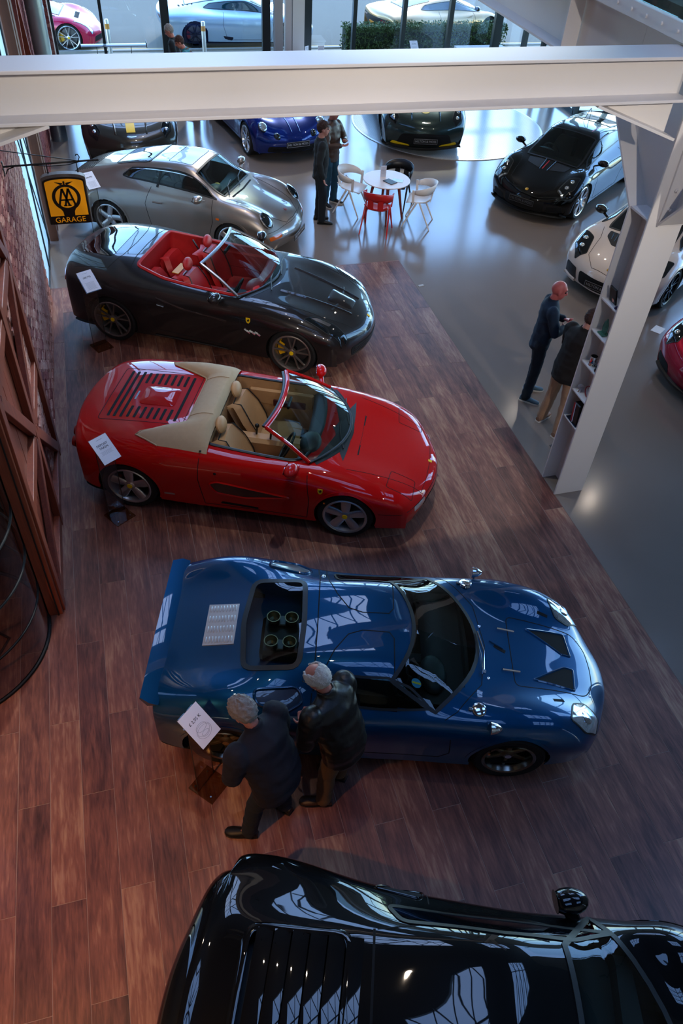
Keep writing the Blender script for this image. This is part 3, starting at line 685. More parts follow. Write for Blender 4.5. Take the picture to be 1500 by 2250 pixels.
def plate(car, x, z, txt, size=(.52, .11), y=0., tilt=0., m=PLATE, tm=SILVERTXT, off=.03, name='number_plate', tsize=.062):
    p, n = car.hit((y, z), 'front'); b = MB(); b.box((0, 0, 0), (size[0], size[1], .012), bev=.004)
    o = b.build(name, m, car.root, smooth=False); o.location = p + Vector((off, 0, 0)); o.rotation_euler = (PI / 2 + math.radians(tilt), 0, PI / 2)
    text('lettering', txt, tsize, tm, o, (0, 0, .007)); b = MB()
    for s_ in (-1, 1): b.box((0, s_ * (size[1] / 2 - .006), .0068), (size[0] - .01, .004, .001)); b.box((s_ * (size[0] / 2 - .006), 0, .0068), (.004, size[1] - .01, .001))
    b.build('border', tm, o, smooth=False); return o
def mirror(car, x, y, z, m, s=1., glassm=None, both=True, stalk=True, sc=None):
    for sg in ((-1, 1) if both else (-1 if y < 0 else 1,)):
        yy = sg * abs(y); b = MB(); b.sph((0, 0, 0), (.075 * s, .11 * s, .062 * s), 16, 10); b.v = [(min(v[0], .075 * s) if v[0] > -.05 * s else -.05 * s, v[1], v[2]) for v in b.v]
        o = b.build('door_mirror', m, car.root, sharp=40); o.location = (x, yy, z); o.rotation_euler = (0, 0, sg * .18); o.scale = sc or (1, 1, 1)
        b = MB(); b.prism([(math.cos(t) * .095 * s, math.sin(t) * .05 * s) for t in [2 * PI * k / 20 for k in range(20)]], 0, .002, tf=lambda v: Vector((-.051 * s - v.z, v.x, v.y))); b.build('mirror_glass', glassm or CHROME, o, smooth=False)
        if stalk: 
            b = MB(); b.tube([(0, -sg * .05 * s, -.03 * s), (.02, -sg * .16 * s, -.07 * s)], [.03 * s, .025 * s], 8, flat=.5); b.build('stalk', m, o)
# ================================================================= display cars on the planks
LEATHR = mat('red_leather', '#a81a1c', rough=.45, noise=.12, nscale=12, bump=.03, bscale=160)
LEATHT = mat('tan_leather', '#b88a5e', rough=.5, noise=.1, nscale=12, bump=.03, bscale=160)
LEATHB = mat('black_leather', '#121315', rough=.5, bump=.03, bscale=160)
LEATHG = mat('grey_leather', '#2a2d30', rough=.55, bump=.03, bscale=160)
CLOTHT = mat('tan_hood_cloth', '#b59b7c', rough=.95, noise=.08, nscale=20, bump=.2, bscale=500)
ENGB = mat('engine_black', '#0c0d0e', rough=.4, metal=.3)
CARPET = mat('dark_carpet', '#1b1214', rough=1.)
def tub(car, pts, z0, zb, m, name='cabin_tub'):
    """open box under a cockpit hole: pts = top outline (x, y), walls down to z0"""
    n = len(pts); vs = []
    for x, y in pts: p, _ = car.hit((x, y), 'top'); vs.append((x, y, p.z - .004))
    for x, y in pts: vs.append((x * 1.0, y * .97, zb))
    for x, y in pts: vs.append((x * .98, y * .90, z0))
    fs = [(i + k * n, (i + 1) % n + k * n, (i + 1) % n + (k + 1) * n, i + (k + 1) * n) for k in (0, 1) for i in range(n)] + [tuple(range(2 * n, 3 * n))]
    return mesh_obj(name, vs, fs, m, car.root, True, 40)
def dash(car, x, z, hw, m, y0=None, binn=True, name='dashboard', depth=.34, drop=.3):
    b = MB(); P = []
    for i in range(15):
        s_ = i / 7 - 1; e = .05 * s_ * s_; P.append([(x + depth - e, s_ * hw, z + .0), (x + depth * .5 - e, s_ * hw, z + .02 - .02 * abs(s_)), (x + .05 - e, s_ * hw, z + .005), (x - .01 - e, s_ * hw, z - .05), (x + .03 - e, s_ * hw, z - .14), (x + .12, s_ * hw, z - drop)])
    b.grid(P); o = b.build(name, m, car.root, sharp=60)
    if binn:
        b = MB(); b.sph((x + .07, y0, z + .03), (.12, .2, .055), 16, 8); b.build('instrument_binnacle', m, o)
    return o

# ----- blue endurance-racer coupe
GTROWS = [
 [-1.72, .06, .36, .40, .36, .58, .36, .74, .36, .72, .28], [-1.80, .06, .55, .42, .55, .60, .55, .78, .53, .76, .27],
 [-1.83, .05, .765, .44, .765, .64, .765, .80, .66, .79, .27], [-1.77, .04, .80, .46, .80, .66, .80, .83, .66, .82, .26],
 [-1.52, 0, .835, .48, .84, .70, .875, .88, .64, .86, .24], [-1.205, 0, .89, .46, .88, .70, .925, .905, .64, .86, .22],
 [-.85, 0, .955, .44, .945, .68, .885, .89, .62, .84, .20], [-.50, 0, 1.005, .45, .985, .66, .83, .86, .58, .82, .18],
 [-.10, 0, 1.03, .46, 1.0, .68, .80, .85, .56, .82, .17], [.20, 0, 1.02, .46, .985, .70, .795, .85, .55, .82, .17],
 [.45, 0, .965, .48, .91, .71, .79, .855, .55, .82, .17], [.85, 0, .815, .50, .805, .69, .80, .87, .56, .83, .17],
 [1.205, 0, .725, .42, .735, .64, .80, .88, .58, .83, .18], [1.60, -.02, .64, .40, .66, .62, .73, .85, .52, .80, .19],
 [1.92, -.12, .53, .38, .55, .58, .60, .79, .44, .75, .19], [2.10, -.22, .43, .36, .44, .55, .47, .74, .36, .70, .19],
 [2.19, -.28, .33, .35, .33, .54, .34, .72, .30, .68, .18], [2.14, -.27, .20, .35, .20, .54, .20, .70, .20, .66, .17]]
BLUE = paint('blue_metallic', '#053c62', metal=.45, rough=.35, flake=.15)
c = Car('endurance_coupe', 'low blue vintage endurance racing coupe that two grey-haired men lean over', (1.611, 3.725), -16.98, GTROWS, BLUE, nu=190, nv=40)
ws = arc2((.20, .56), (.20, -.56), .15, 12)[::1]; wsb = arc2((.56, -.70), (.56, .70), -.37, 14)
ws = [(x, y) for x, y in arc2((.17, .53), (.17, -.53), .17, 12)] + [(x, y) for x, y in arc2((.50, -.70), (.50, .70), -.40 if False else -.40, 16)]
def bow(xa, ya, xm, n=12, flip=1):   # arc across the car from (xa, ya) through (xm, 0) to (xa, -ya)
    return [(xm + (xa - xm) * (2 * k / n - 1) ** 2, flip * ya * (1 - 2 * k / n)) for k in range(n + 1)]
ws = bow(.15, .53, .345) + bow(.52, .71, .93, 14, -1)
c.window('windshield', ws, 'top', seal=.034)
rwp = rounded([(-1.08, .47), (-.62, .46), (-.60, 0), (-.62, -.46), (-1.08, -.47), (-1.13, 0)], .09)
c.window('rear_window', rwp, 'top', seal=.045)
for sd in ('R', 'L'):
    c.window('side_window', rounded([(-.36, .80), (-.33, .955), (.12, .955), (.30, .905), (.48, .805), (.05, .79)], .03), sd, seal=.02)
c.arch(1.205, .345, .32, lip=.03); c.arch(-1.205, .36, .32, lip=.03)
c.finish()
c.wheels(2.41, .845, .86, .315, .24, rim=.215, style='halibrand', n=6, col=mat('dark_gold_alloy', '#6d5f49', rough=.35, metal=.85), lip=mat('polished_lip', '#8f8a80', rough=.2, metal=1.), width=(.055, .03), cap=CHROME)
tub(c, rounded([(-.45, .60), (.80, .66), (.80, -.66), (-.45, -.60)], .1), .25, .7, LEATHB)
for y in (-.30, .30): seat(c.root, -.22, y, .20, LEATHG, h=.52, rec=38)
dash(c, .46, .70, .62, LEATHB, -.30, depth=.40); steering(c.root, .32, -.30, .62, .16, LEATHB, 35)
b = MB(); b.box((.1, 0, .42), (.9, .16, .2), bev=.04); b.build('centre_console', LEATHG, c.root)
p, n = c.hit((.40, -.52), 'top'); b = MB(); b.tube([(0, 0, 0), (0, 0, .002)], .045, 24); o = b.build('round_sticker', mat('sticker_blue', '#2a86b5', rough=.4), c.root, smooth=False); o.location = (.36, -.50, p.z - .02); o.rotation_euler = (0, .35, 0)
b = MB(); b.box((0, 0, .003), (.08, .018, .002)); b.build('stripe', YEL, o, smooth=False)
# engine bay under the rear glass
b = MB(); b.box((-.86, 0, .62), (.55, 1.1, .02)); b.box((-.86, .56, .75), (.55, .02, .3)); b.box((-.86, -.56, .75), (.55, .02, .3)); b.build('engine_bay', mat('bay_blue', '#12507f', rough=.4, metal=.3), c.root, smooth=False)
eb = MB(); eb.box((-.80, 0, .70), (.36, .42, .14), bev=.03); eng = eb.build('engine', ENGB, c.root)
for y in (.13, -.13):
    for x in (-.72, -.88):
        b = MB(); b.lathe([(.02, .0), (.05, .02), (.062, .075), (.055, .075), (.04, .02)], 16, 'z', (x, y, .78)); b.build('intake_trumpet', mat('trumpet', '#8e7f62', rough=.3, metal=.8), eng)
    b = MB(); b.box((-.8, y, .79), (.07, .11, .03), bev=.008); b.build('carburettor_bowl', DISC, eng)
# doors that wrap into the roof, clip lines, vents
for sg in (1, -1):
    c.line('door_gap', [(.13, sg * .10), (-.10, sg * .095), (-.22, sg * .14), (-.33, sg * .30), (-.40, sg * .46), (-.42, sg * .60)], 'top', .009, GAP)
    c.line('door_gap', [(.13, sg * .10), (.17, sg * .16), (.17, sg * .50)], 'top', .009, GAP)
    sd = 'L' if sg > 0 else 'R'
    c.line('door_gap', [(-.42, .90), (-.44, .70), (-.42, .40), (-.30, .30), (.60, .30), (.68, .40), (.66, .62)], sd, .008, GAP)
c.line('clip_gap', [(-.49, -.62), (-.485, 0), (-.49, .62)], 'top', .010, GAP); c.line('clip_gap', [(-.50, .86), (-.52, .6), (-.56, .30)], 'R', .009, GAP); c.line('clip_gap', [(-.50, .86), (-.52, .6), (-.56, .30)], 'L', .009, GAP)
c.line('clip_gap', [(.60, .76), (.70, .70), (.93, .42), (1.0, 0), (.93, -.42), (.70, -.70), (.60, -.76)], 'top', .007, GAP)
hp = rounded([(1.24, .37), (1.90, .33), (2.0, .20), (2.02, 0), (2.0, -.20), (1.90, -.33), (1.24, -.37)], .06); c.line('nose_hatch_gap', hp, 'top', .008, GAP, closed=True)
for sg in (1, -1):
    q = rounded([(1.42, sg * .27), (1.80, sg * .30), (1.83, sg * .07), (1.74, sg * .07)], .015)
    o = c.patch('radiator_vent', q, 'top', GAP, off=.002, skirt=.0); c.line('vent_edge', q, 'top', .02, BLUE, off=.003, closed=True, h=.006)
    c.line('hatch_hinge', [(1.14, sg * .22), (1.30, sg * .215)], 'top', .018, CHROME, off=.008, h=.008)
    q = rounded([(1.68, sg * .645), (1.74, sg * .46), (1.86, sg * .42), (2.0, sg * .50), (1.96, sg * .63), (1.82, sg * .70)], .03)
    o = c.patch('headlamp', q, 'top', LAMP, off=.004, bump=.006, parent=c.root); c.line('lamp_rim', q, 'top', .014, BLACKM, off=.006, closed=True, parent=o)
    pp, nn = c.hit((1.84, sg * .57), 'top'); b = MB(); b.lathe([(.0, .012), (.05, .012), (.062, .004)], 20); t = b.build('lamp_bowl', CHROME, o); t.location = pp; t.rotation_euler = (0, .5, 0)
    c.line('naca_slit', [(1.56, sg * .47), (1.66, sg * .45)], 'top', .03, GAP, off=.002)
    p, n = c.hit((.88, sg * .67), 'top'); b = MB(); b.lathe([(0, .03), (.045, .03), (.058, .022), (.062, .0)], 24); t = b.build('fuel_filler_cap', CHROME, c.root); t.location = p; t.rotation_euler = (-sg * .25, 0, 0)
    b = MB(); b.box((-.07, 0, .012), (.03, .03, .02), bev=.005); b.build('hinge', DISC, t)
    p, n = c.hit((.98, sg * .80), 'top'); b = MB(); b.lathe([(.0, .10), (.02, .09), (.045, .05), (.055, .0), (.05, -.004), (0, -.004)], 20, 'x'); t = b.build('bullet_mirror', CHROME, c.root); t.location = p + Vector((-.02, sg * .03, .06))
    b = MB(); b.tube([(.02, 0, -.02), (.03, -sg * .02, -.08)], .009, 8); b.build('stalk', CHROME, t)
    p, n = c.hit((-.46, sg * .60), 'top'); b = MB(); b.sph((0, 0, 0), (.022, .022, .008), 14, 6); t = b.build('deck_fastener', CHROME, c.body); t.location = p
    q = rounded([(-.97, sg * .66), (-.62, sg * .60), (-.56, sg * .70), (-.72, sg * .80), (-.95, sg * .76)], .05)
    c.patch('haunch_intake', q, 'top', mat('deep_blue_recess', '#061a33', rough=.35, coat=1.), off=.003); c.line('intake_lip', q, 'top', .028, BLUE, off=.006, closed=True, h=.012)  # flat patch; the shade inside the intake is put into its dark blue
    c.line('indicator', [(1.0, .44), (1.02, .44)], 'L' if sg > 0 else 'R', .025, AMBER, off=.006, step=.01)
c.line('cowl_vent', [(1.09, .02), (1.19, -.03)], 'top', .035, GAP, off=.002); c.line('bonnet_slit', [(1.05, .06), (1.17, 0)], 'top', .012, BLUE, off=.003, h=.006)
for q in ((1.93, .29), (1.95, -.30), (.97, .2), (1.0, -.34)): p, n = c.hit(q, 'top'); b = MB(); b.sph((0, 0, 0), (.014, .014, .007), 12, 6); t = b.build('body_fastener', CHROME, c.body); t.location = p
b = MB(); w0 = c.hit((.93, -.30), 'top')[0]; w1 = c.hit((.93, .12), 'top')[0]; b.tube([w0 + Vector((.03, 0, .015)), (w0 + w1) / 2 + Vector((.05, 0, .02)), w1 + Vector((.01, 0, .02))], .008, 8); b.tube([w0 + Vector((.03, 0, .0)), w0 + Vector((.03, 0, .03))], .018, 10); b.build('wiper', CHROME, c.root)
# aluminium louvre panel on the tail
lv = c.patch('louvre_panel', [(-1.46, .22), (-1.19, .215), (-1.19, -.215), (-1.46, -.22)], 'top', mat('bare_aluminium', '#bdb9b6', rough=.35, metal=.6, noise=.08, nscale=60), off=.006, rings=4, parent=c.root)
for j in range(4):
    for i in range(9):
        p, n = c.hit((-1.435 + .0275 * i, -.165 + .11 * j), 'top'); b = MB(); b.sph((0, 0, 0), (.0095, .038, .010), 10, 6); t = b.build('louvre', MATS['bare_aluminium'], lv); t.location = p + n * .006; t.rotation_euler = (0, -.18, 0)
# ducktail lip and tail panel
P = [[(-1.73, s_ * .78, .80 - .01 * s_ * s_), (-1.80, s_ * .78, .825 - .01 * s_ * s_), (-1.885, s_ * .74, .84 - .012 * s_ * s_), (-1.89, s_ * .74, .82 - .012 * s_ * s_), (-1.83, s_ * .76, .74)] for s_ in [k / 10 - 1 for k in range(21)]]
b = MB(); b.grid(P); b.add([P[0][i] for i in range(5)] + [P[-1][i] for i in range(5)], [(0, 1, 2, 3, 4), (9, 8, 7, 6, 5)]); b.build('tail_spoiler', BLUE, c.root, sharp=40)
for sg in (1, -1):
    p, n = c.hit((sg * .58, .62), 'rear'); b = MB(); b.lathe([(0, -.03), (.05, -.025), (.06, .01)], 18, 'x'); t = b.build('tail_lamp', REDL, c.root); t.location = p

# ----- red mid-engined spider
FSROWS = [
 [-1.92, .16, .30, .40, .30, .60, .30, .76, .30, .74, .26], [-2.01, .20, .52, .40, .52, .62, .52, .80, .50, .78, .26],
 [-2.00, .20, .74, .42, .74, .64, .73, .83, .62, .82, .25], [-1.93, .18, .86, .45, .855, .66, .83, .86, .66, .85, .24],
 [-1.65, .06, .905, .48, .90, .70, .87, .92, .68, .90, .22], [-1.225, 0, .925, .50, .925, .74, .90, .945, .66, .90, .20],
 [-.75, 0, .94, .50, .94, .76, .90, .945, .64, .90, .18], [-.30, 0, .90, .50, .90, .78, .87, .93, .62, .89, .17],
 [.30, 0, .86, .50, .86, .77, .85, .915, .60, .88, .17], [.85, 0, .845, .48, .85, .75, .845, .915, .60, .88, .17],
 [1.225, 0, .775, .46, .785, .70, .80, .93, .60, .88, .18], [1.60, -.03, .69, .44, .70, .68, .72, .91, .55, .86, .18],
 [1.95, -.14, .58, .42, .585, .64, .59, .86, .48, .82, .18], [2.12, -.25, .50, .40, .50, .60, .49, .82, .42, .80, .17],
 [2.19, -.28, .39, .40, .39, .60, .39, .80, .36, .78, .16], [2.14, -.26, .20, .40, .20, .60, .20, .78, .20, .76, .15]]
REDP = paint('bright_red', '#b30808', metal=0., rough=.4, flake=.05)
c = Car('red_spider', 'bright red open spider with tan seats and folded tan soft top', (1.171, 6.985), -24.0, FSROWS, REDP, nu=180, nv=38)
ck = rounded([(-.36, .66), (.60, .70), (.72, .62), (.80, .30), (.82, 0), (.80, -.30), (.72, -.62), (.60, -.70), (-.36, -.66)], .06)
c.hole(ck, 'top'); c.line('cockpit_seal', ck, 'top', .035, BLACKM, off=.008, closed=True, h=.008)
c.arch(1.225, .345, .315, lip=.035); c.arch(-1.225, .355, .32, lip=.035); c.finish()
c.wheels(2.45, .90, .915, .315, .22, rim=.235, style='star', n=5, col=ALLOY, width=(.075, .115), cap=YEL, caliper=mat('red_caliper', '#9c1410', rough=.4), rear=dict(w=.25, r=.32, rim=.235))
tub(c, ck, .24, .62, LEATHT)
b = MB(); b.box((.22, 0, .262), (1.0, 1.14, .02)); b.build('footwell_carpet', CARPET, c.root, smooth=False)
for y in (-.34, .34): seat(c.root, .0, y, .22, LEATHT, pipe=LEATHB, h=.58, rec=26)
b = MB(); b.box((.12, 0, .42), (.95, .18, .26), bev=.04); cons = b.build('centre_console', LEATHT, c.root)
for x, y in ((.02, .03), (.2, -.03)): b = MB(); b.tube([(x, y, .54), (x + .01, y, .66)], .012, 8); b.sph((x + .01, y, .67), .028, 10, 8); b.build('gear_lever', BLACKM, cons)
dash(c, .66, .815, .64, LEATHB, -.34, depth=.50); steering(c.root, .46, -.34, .74, .17, LEATHB, 28)
for sg in (1, -1):
    b = MB(); b.box((.2, sg * .63, .66), (.8, .05, .22), bev=.02); d = b.build('door_card', LEATHT, c.root); b = MB(); b.box((.3, sg * .60, .60), (.4, .02, .10), bev=.008); b.build('door_pocket', mat('maroon_pocket', '#4a0d12', rough=.7), d)
def screen(car, base, top, m, fm, bar=.035, hdr=.05, n=16, name='windshield'):
    A, B = arc3(*base, n), arc3(*top, n); b = MB(); b.grid(ruled(A, B, 12, (.012, 0, .012))); w_ = b.build(name, m, car.root)
    b = MB(); b.tube(B, hdr / 2, 8, flat=.55); b.build('header_rail', fm, w_)
    for i in (0, -1):
        b = MB(); b.tube([A[i], (A[i] + B[i]) / 2 + Vector((.012, 0, .012)), B[i]], bar / 2, 8); b.build('a_pillar', fm, w_)
    b = MB(); b.tube([a + Vector((.0, 0, .002)) for a in A], .016, 8, flat=.6); b.build('seal', BLACKM, w_); return w_
w_ = screen(c, ((.78, .70, .865), (1.13, 0, .862), (.78, -.70, .865)), ((.27, .54, 1.135), (.36, 0, 1.165), (.27, -.54, 1.135)), GT_CLEAR, REDP, .045, .05)
b = MB(); b.tube([v + Vector((-.03, 0, -.006)) for v in arc3((.27, .52, 1.13), (.36, 0, 1.16), (.27, -.52, 1.13))], .025, 8, flat=.6); b.build('header_lining', BLACKM, w_)
b = MB(); b.box((.42, 0, 1.09), (.03, .20, .05), bev=.01); b.build('rear_view_mirror', BLACKM, w_)
for y in (-.45, .1):
    b = MB(); p0 = c.hit((1.10, y * .8), 'top')[0]; b.tube([p0 + Vector((0, 0, .03)), p0 + Vector((-.08, .25, .06)), p0 + Vector((-.10, .45, .055))], .008, 6); b.build('wiper', BLACKM, c.root)
sc = bow(.86, .70, 1.17, 14, 1) + bow(.82, .66, 1.10, 14, -1); c.patch('scuttle', sc, 'top', BLACKM, off=.003, step=.03)
# folded soft top under its tan cover
P = []
for i in range(33):
    s_ = i / 16 - 1; y = s_ * .80; a = abs(s_); xr = -.66 - (0 if a < .55 else .52 * min(1, (a - .55) / .30)) + (0 if a < .86 else (a - .86) / .14 * .30); row = []
    for k in range(11):
        t = k / 10; x = xr + (-.33 - xr) * t; p, n = c.hit((x, y), 'top'); hgt = .012 + .11 * math.sin(PI * min(1, t * .62 + .08)) * (1 - a ** 4) + .05 * (1 - a ** 6) * t
        if k == 10: hgt -= .10 * (1 - a ** 4)
        row.append((x + (.05 if k == 10 else 0) * 0, y, p.z + (hgt if 0 < k else .004) * (1 if a < .99 else .15)))
    P.append(row)
b = MB(); b.grid(P); st = b.build('folded_soft_top', CLOTHT, c.root, sharp=70)
b = MB(); b.tube([Vector(r[0]) + Vector((0, 0, .006)) for r in P], .009, 6); b.build('hem', CLOTHT, st)
for i in (9, 23): b = MB(); b.tube([Vector(p) + Vector((0, 0, .003)) for p in P[i][:10]], .005, 6); b.build('seam', CLOTHT, st)
for sg in (1, -1): p, n = c.hit((-.40, sg * .79), 'top'); b = MB(); b.sph((0, 0, 0), (.014, .014, .008), 10, 6); t = b.build('stud', BLACKM, st); t.location = p + Vector((0, 0, .02))
# engine lid slots
lid = rounded([(-1.66, .50), (-.70, .47), (-.70, -.47), (-1.66, -.50)], .05); c.line('engine_lid_gap', lid, 'top', .007, GAP, closed=True)
def slot(x, y0, y1): c.patch('engine_lid_slot', rounded([(x - .016, y0), (x + .016, y0), (x + .016, y1), (x - .016, y1)], .014, 3), 'top', GAP, off=.002, rings=2, skirt=.0, step=.06)
for x in (-1.56, -1.49): slot(x, -.44, .44)
slot(-1.415, -.44, .44); slot(-.80, -.42, .42)
for i in range(7):
    x = -1.34 + .077 * i; slot(x, .22, .43); slot(x, -.43, -.22)
c.patch('engine_lid_panel', rounded([(-1.30, .17), (-.88, .17), (-.88, -.17), (-1.30, -.17)], .06), 'top', REDP, off=.004, bump=.03, parent=c.root)
for y in (-.05, 0, .05): p, n = c.hit((-1.35, y), 'top'); 
c.line('model_script', [(-1.36, -.10), (-1.36, .06)], 'top', .02, CHROME, off=.003)
hd = [(1.20, .42), (1.20, -.42)]; c.line('bonnet_gap', rounded([(1.24, .62), (1.24, -.62)], .01) if False else [(1.18, .66), (1.55, .60), (2.02, .52), (2.06, .30), (2.08, 0), (2.06, -.30), (2.02, -.52), (1.55, -.60), (1.18, -.66)], 'top', .006, GAP)
c.line('bonnet_vent', [(1.27, .36), (1.27, .18)], 'top', .012, GAP); c.line('bonnet_vent', [(1.27, -.18), (1.27, -.36)], 'top', .012, GAP); c.line('bonnet_gap', [(1.26, .37), (1.27, 0), (1.26, -.37)], 'top', .004, GAP)
for sg in (1, -1):
    q = rounded([(1.63, sg * .72), (1.66, sg * .44), (1.94, sg * .44), (1.93, sg * .70)], .03); c.line('popup_lamp_gap', q, 'top', .007, GAP, closed=True)
    sd = 'L' if sg > 0 else 'R'
    c.line('door_gap', [(-.40, .86), (-.41, .60), (-.36, .22), (.80, .22), (.82, .50), (.78, .82)], sd, .008, GAP)
    q = rounded([(.62, .50), (-.20, .60), (-.30, .56), (-.22, .43), (.10, .40)], .05); c.patch('side_intake', q, sd, mat('deep_red_recess', '#300404', rough=.4, coat=1.), off=.003, skirt=0); c.line('intake_lip', q, sd, .025, REDP, off=.006, closed=True, h=.01)  # intake is flat, the shade of its hollow painted as dark red
    c.patch('sill_intake', rounded([(-.18, .255), (.25, .235), (.25, .265), (-.16, .29)], .01), sd, GAP, off=.003, skirt=0, rings=3)
    c.line('body_crease', [(1.85, .42), (1.55, .43)], sd, .006, GAP); c.line('nameplate', [(-.70, .31), (-.82, .31)], sd, .02, ALLOY, off=.005)
    badge(c, (.94, .66), sd, (PI / 2, 0, 0 if sd == 'R' else PI)); p, n = c.hit((-.22, .70), sd); b = MB(); b.sph(p, (.018, .006, .018), 12, 6); b.build('door_lock', BLACKM, c.body)
    c.line('marker_lamp', [(.98, .50), (1.0, .50)], sd, .02, AMBER, off=.004, step=.01)
    c.patch('front_lamp', rounded([(sg * .50, .36), (sg * .70, .36), (sg * .70, .43), (sg * .50, .43)], .02), 'front', LAMP, off=.004, rings=3)
    for y in (.48, .66): p, n = c.hit((sg * y, .66), 'rear'); b = MB(); b.lathe([(0, -.022), (.06, -.02), (.068, .02)], 20, 'x'); t = b.build('tail_lamp', REDL, c.root); t.location = p
c.patch('front_grille', rounded([(-.46, .25), (.46, .25), (.44, .36), (-.44, .36)], .03), 'front', GAP, off=.004, rings=4)
p, n = c.hit((2.08, 0), 'top'); b = MB(); b.box((0, 0, 0), (.045, .035, .006)); t = b.build('nose_badge', YEL, c.body, smooth=False); t.location = p + n * .004; t.rotation_euler = (0, .35, 0)
mirror(c, .62, .93, .93, REDP, 1.0)
c.line('bumper_gap', [(-.80, .43), (0, .45), (.80, .43)], 'front', .007, GAP)

# ----- dark grey grand tourer cabriolet
CAROWS = [
 [-2.10, .22, .35, .40, .35, .60, .35, .78, .35, .76, .28], [-2.24, .26, .58, .42, .58, .62, .58, .82, .55, .80, .27],
 [-2.25, .24, .80, .44, .80, .64, .79, .85, .68, .84, .26], [-2.17, .20, .97, .46, .965, .66, .93, .88, .74, .87, .25],
 [-1.85, .06, 1.06, .48, 1.05, .70, 1.0, .93, .78, .91, .23], [-1.335, 0, 1.10, .50, 1.09, .74, 1.02, .955, .78, .92, .21],
 [-.85, 0, 1.06, .50, 1.05, .76, .98, .95, .74, .90, .19], [-.30, 0, .98, .50, .98, .76, .95, .93, .72, .88, .18],
 [.30, 0, .96, .50, .97, .76, .94, .92, .70, .88, .18], [.75, 0, .97, .50, .965, .76, .94, .93, .70, .89, .18],
 [1.05, 0, .94, .48, .935, .74, .93, .945, .68, .90, .18], [1.335, 0, .89, .46, .885, .72, .90, .95, .66, .90, .19],
 [1.70, -.04, .80, .44, .795, .70, .80, .93, .60, .88, .19], [2.02, -.15, .70, .42, .69, .66, .68, .89, .54, .84, .19],
 [2.22, -.28, .58, .40, .57, .62, .55, .84, .46, .80, .18], [2.29, -.33, .42, .40, .42, .60, .41, .82, .38, .78, .17],
 [2.24, -.31, .20, .40, .20, .60, .20, .80, .20, .76, .16]]
GREYP = paint('dark_grey_metallic', '#2a2727', metal=.6, rough=.3, flake=.12)
c = Car('grey_cabriolet', 'dark grey open grand tourer with red leather cabin', (1.341, 10.33), -29.8, CAROWS, GREYP, nu=190, nv=38)
ck = rounded([(-1.02, .56), (-.6, .66), (.45, .70), (.62, .60), (.72, .30), (.74, 0), (.72, -.30), (.62, -.60), (.45, -.70), (-.6, -.66), (-1.02, -.56)], .06)
c.hole(ck, 'top'); c.line('cockpit_rim', ck, 'top', .05, LEATHR, off=.010, closed=True, h=.015)
c.arch(1.335, .37, .34, lip=.035); c.arch(-1.335, .38, .345, lip=.035); c.finish()
GUNM = mat('gunmetal_alloy', '#8d8680', rough=.3, metal=.85)
c.wheels(2.67, .925, .935, .345, .24, rim=.265, style='pair', n=5, col=GUNM, width=(.03, .026), cap=YEL, caliper=mat('yellow_caliper', '#d09a06', rough=.4))
tub(c, ck, .28, .72, LEATHR)
for y in (-.37, .37): seat(c.root, -.12, y, .36, LEATHR, pipe=BLACKM, h=.60, rec=20); seat(c.root, -.80, y * .85, .38, LEATHR, h=.40, rec=18, name='rear_seat', head=False)
b = MB(); b.box((.0, 0, .46), (1.3, .20, .26), bev=.05); cons = b.build('centre_console', LEATHR, c.root)
b = MB(); b.box((.25, 0, .60), (.35, .14, .03), bev=.01); b.build('switch_panel', BLACKM, cons)
dash(c, .56, .93, .66, LEATHR, -.37, depth=.40); steering(c.root, .36, -.37, .84, .18, LEATHB, 25)
for sg in (1, -1):
    b = MB(); b.box((.05, sg * .66, .75), (.95, .06, .26), bev=.03); b.build('door_card', LEATHR, c.root)
b = MB(); b.bar((-.60, .42, 1.06), (-.35, .50, .55), .05, .01); b.build('seat_belt', BLACKM, c.root, smooth=False)
b = MB(); b.add([(-.56, -.46, .99), (-.46, -.47, .99), (-.44, -.20, 1.0), (-.54, -.19, 1.0), (-.56, -.46, .98), (-.46, -.47, .98), (-.44, -.20, .99), (-.54, -.19, .99)], [(0, 1, 2, 3), (7, 6, 5, 4), (0, 4, 5, 1), (1, 5, 6, 2), (2, 6, 7, 3), (3, 7, 4, 0)]); b.build('seat_tag', mat('amber_cover', '#d18a10', rough=.5), c.root, smooth=False)
w_ = screen(c, ((.52, .74, .965), (.86, 0, .985), (.52, -.74, .965)), ((-.06, .58, 1.265), (.02, 0, 1.30), (-.06, -.58, 1.265)), GT_CLEAR, mat('satin_pillar', '#77777a', rough=.3, metal=.8), .04, .05)
b = MB(); b.box((.10, 0, 1.23), (.03, .22, .06), bev=.01); b.build('rear_view_mirror', BLACKM, w_)
for y in (-.5, .0): p0 = c.hit((.90, y * .9), 'top')[0]; b = MB(); b.tube([p0 + Vector((0, 0, .03)), p0 + Vector((-.10, .28, .06)), p0 + Vector((-.12, .5, .05))], .008, 6); b.build('wiper', BLACKM, c.root)
c.patch('scuttle', bow(.66, .70, .93, 14, 1) + bow(.60, .72, .86, 14, -1), 'top', BLACKM, off=.003, step=.03)
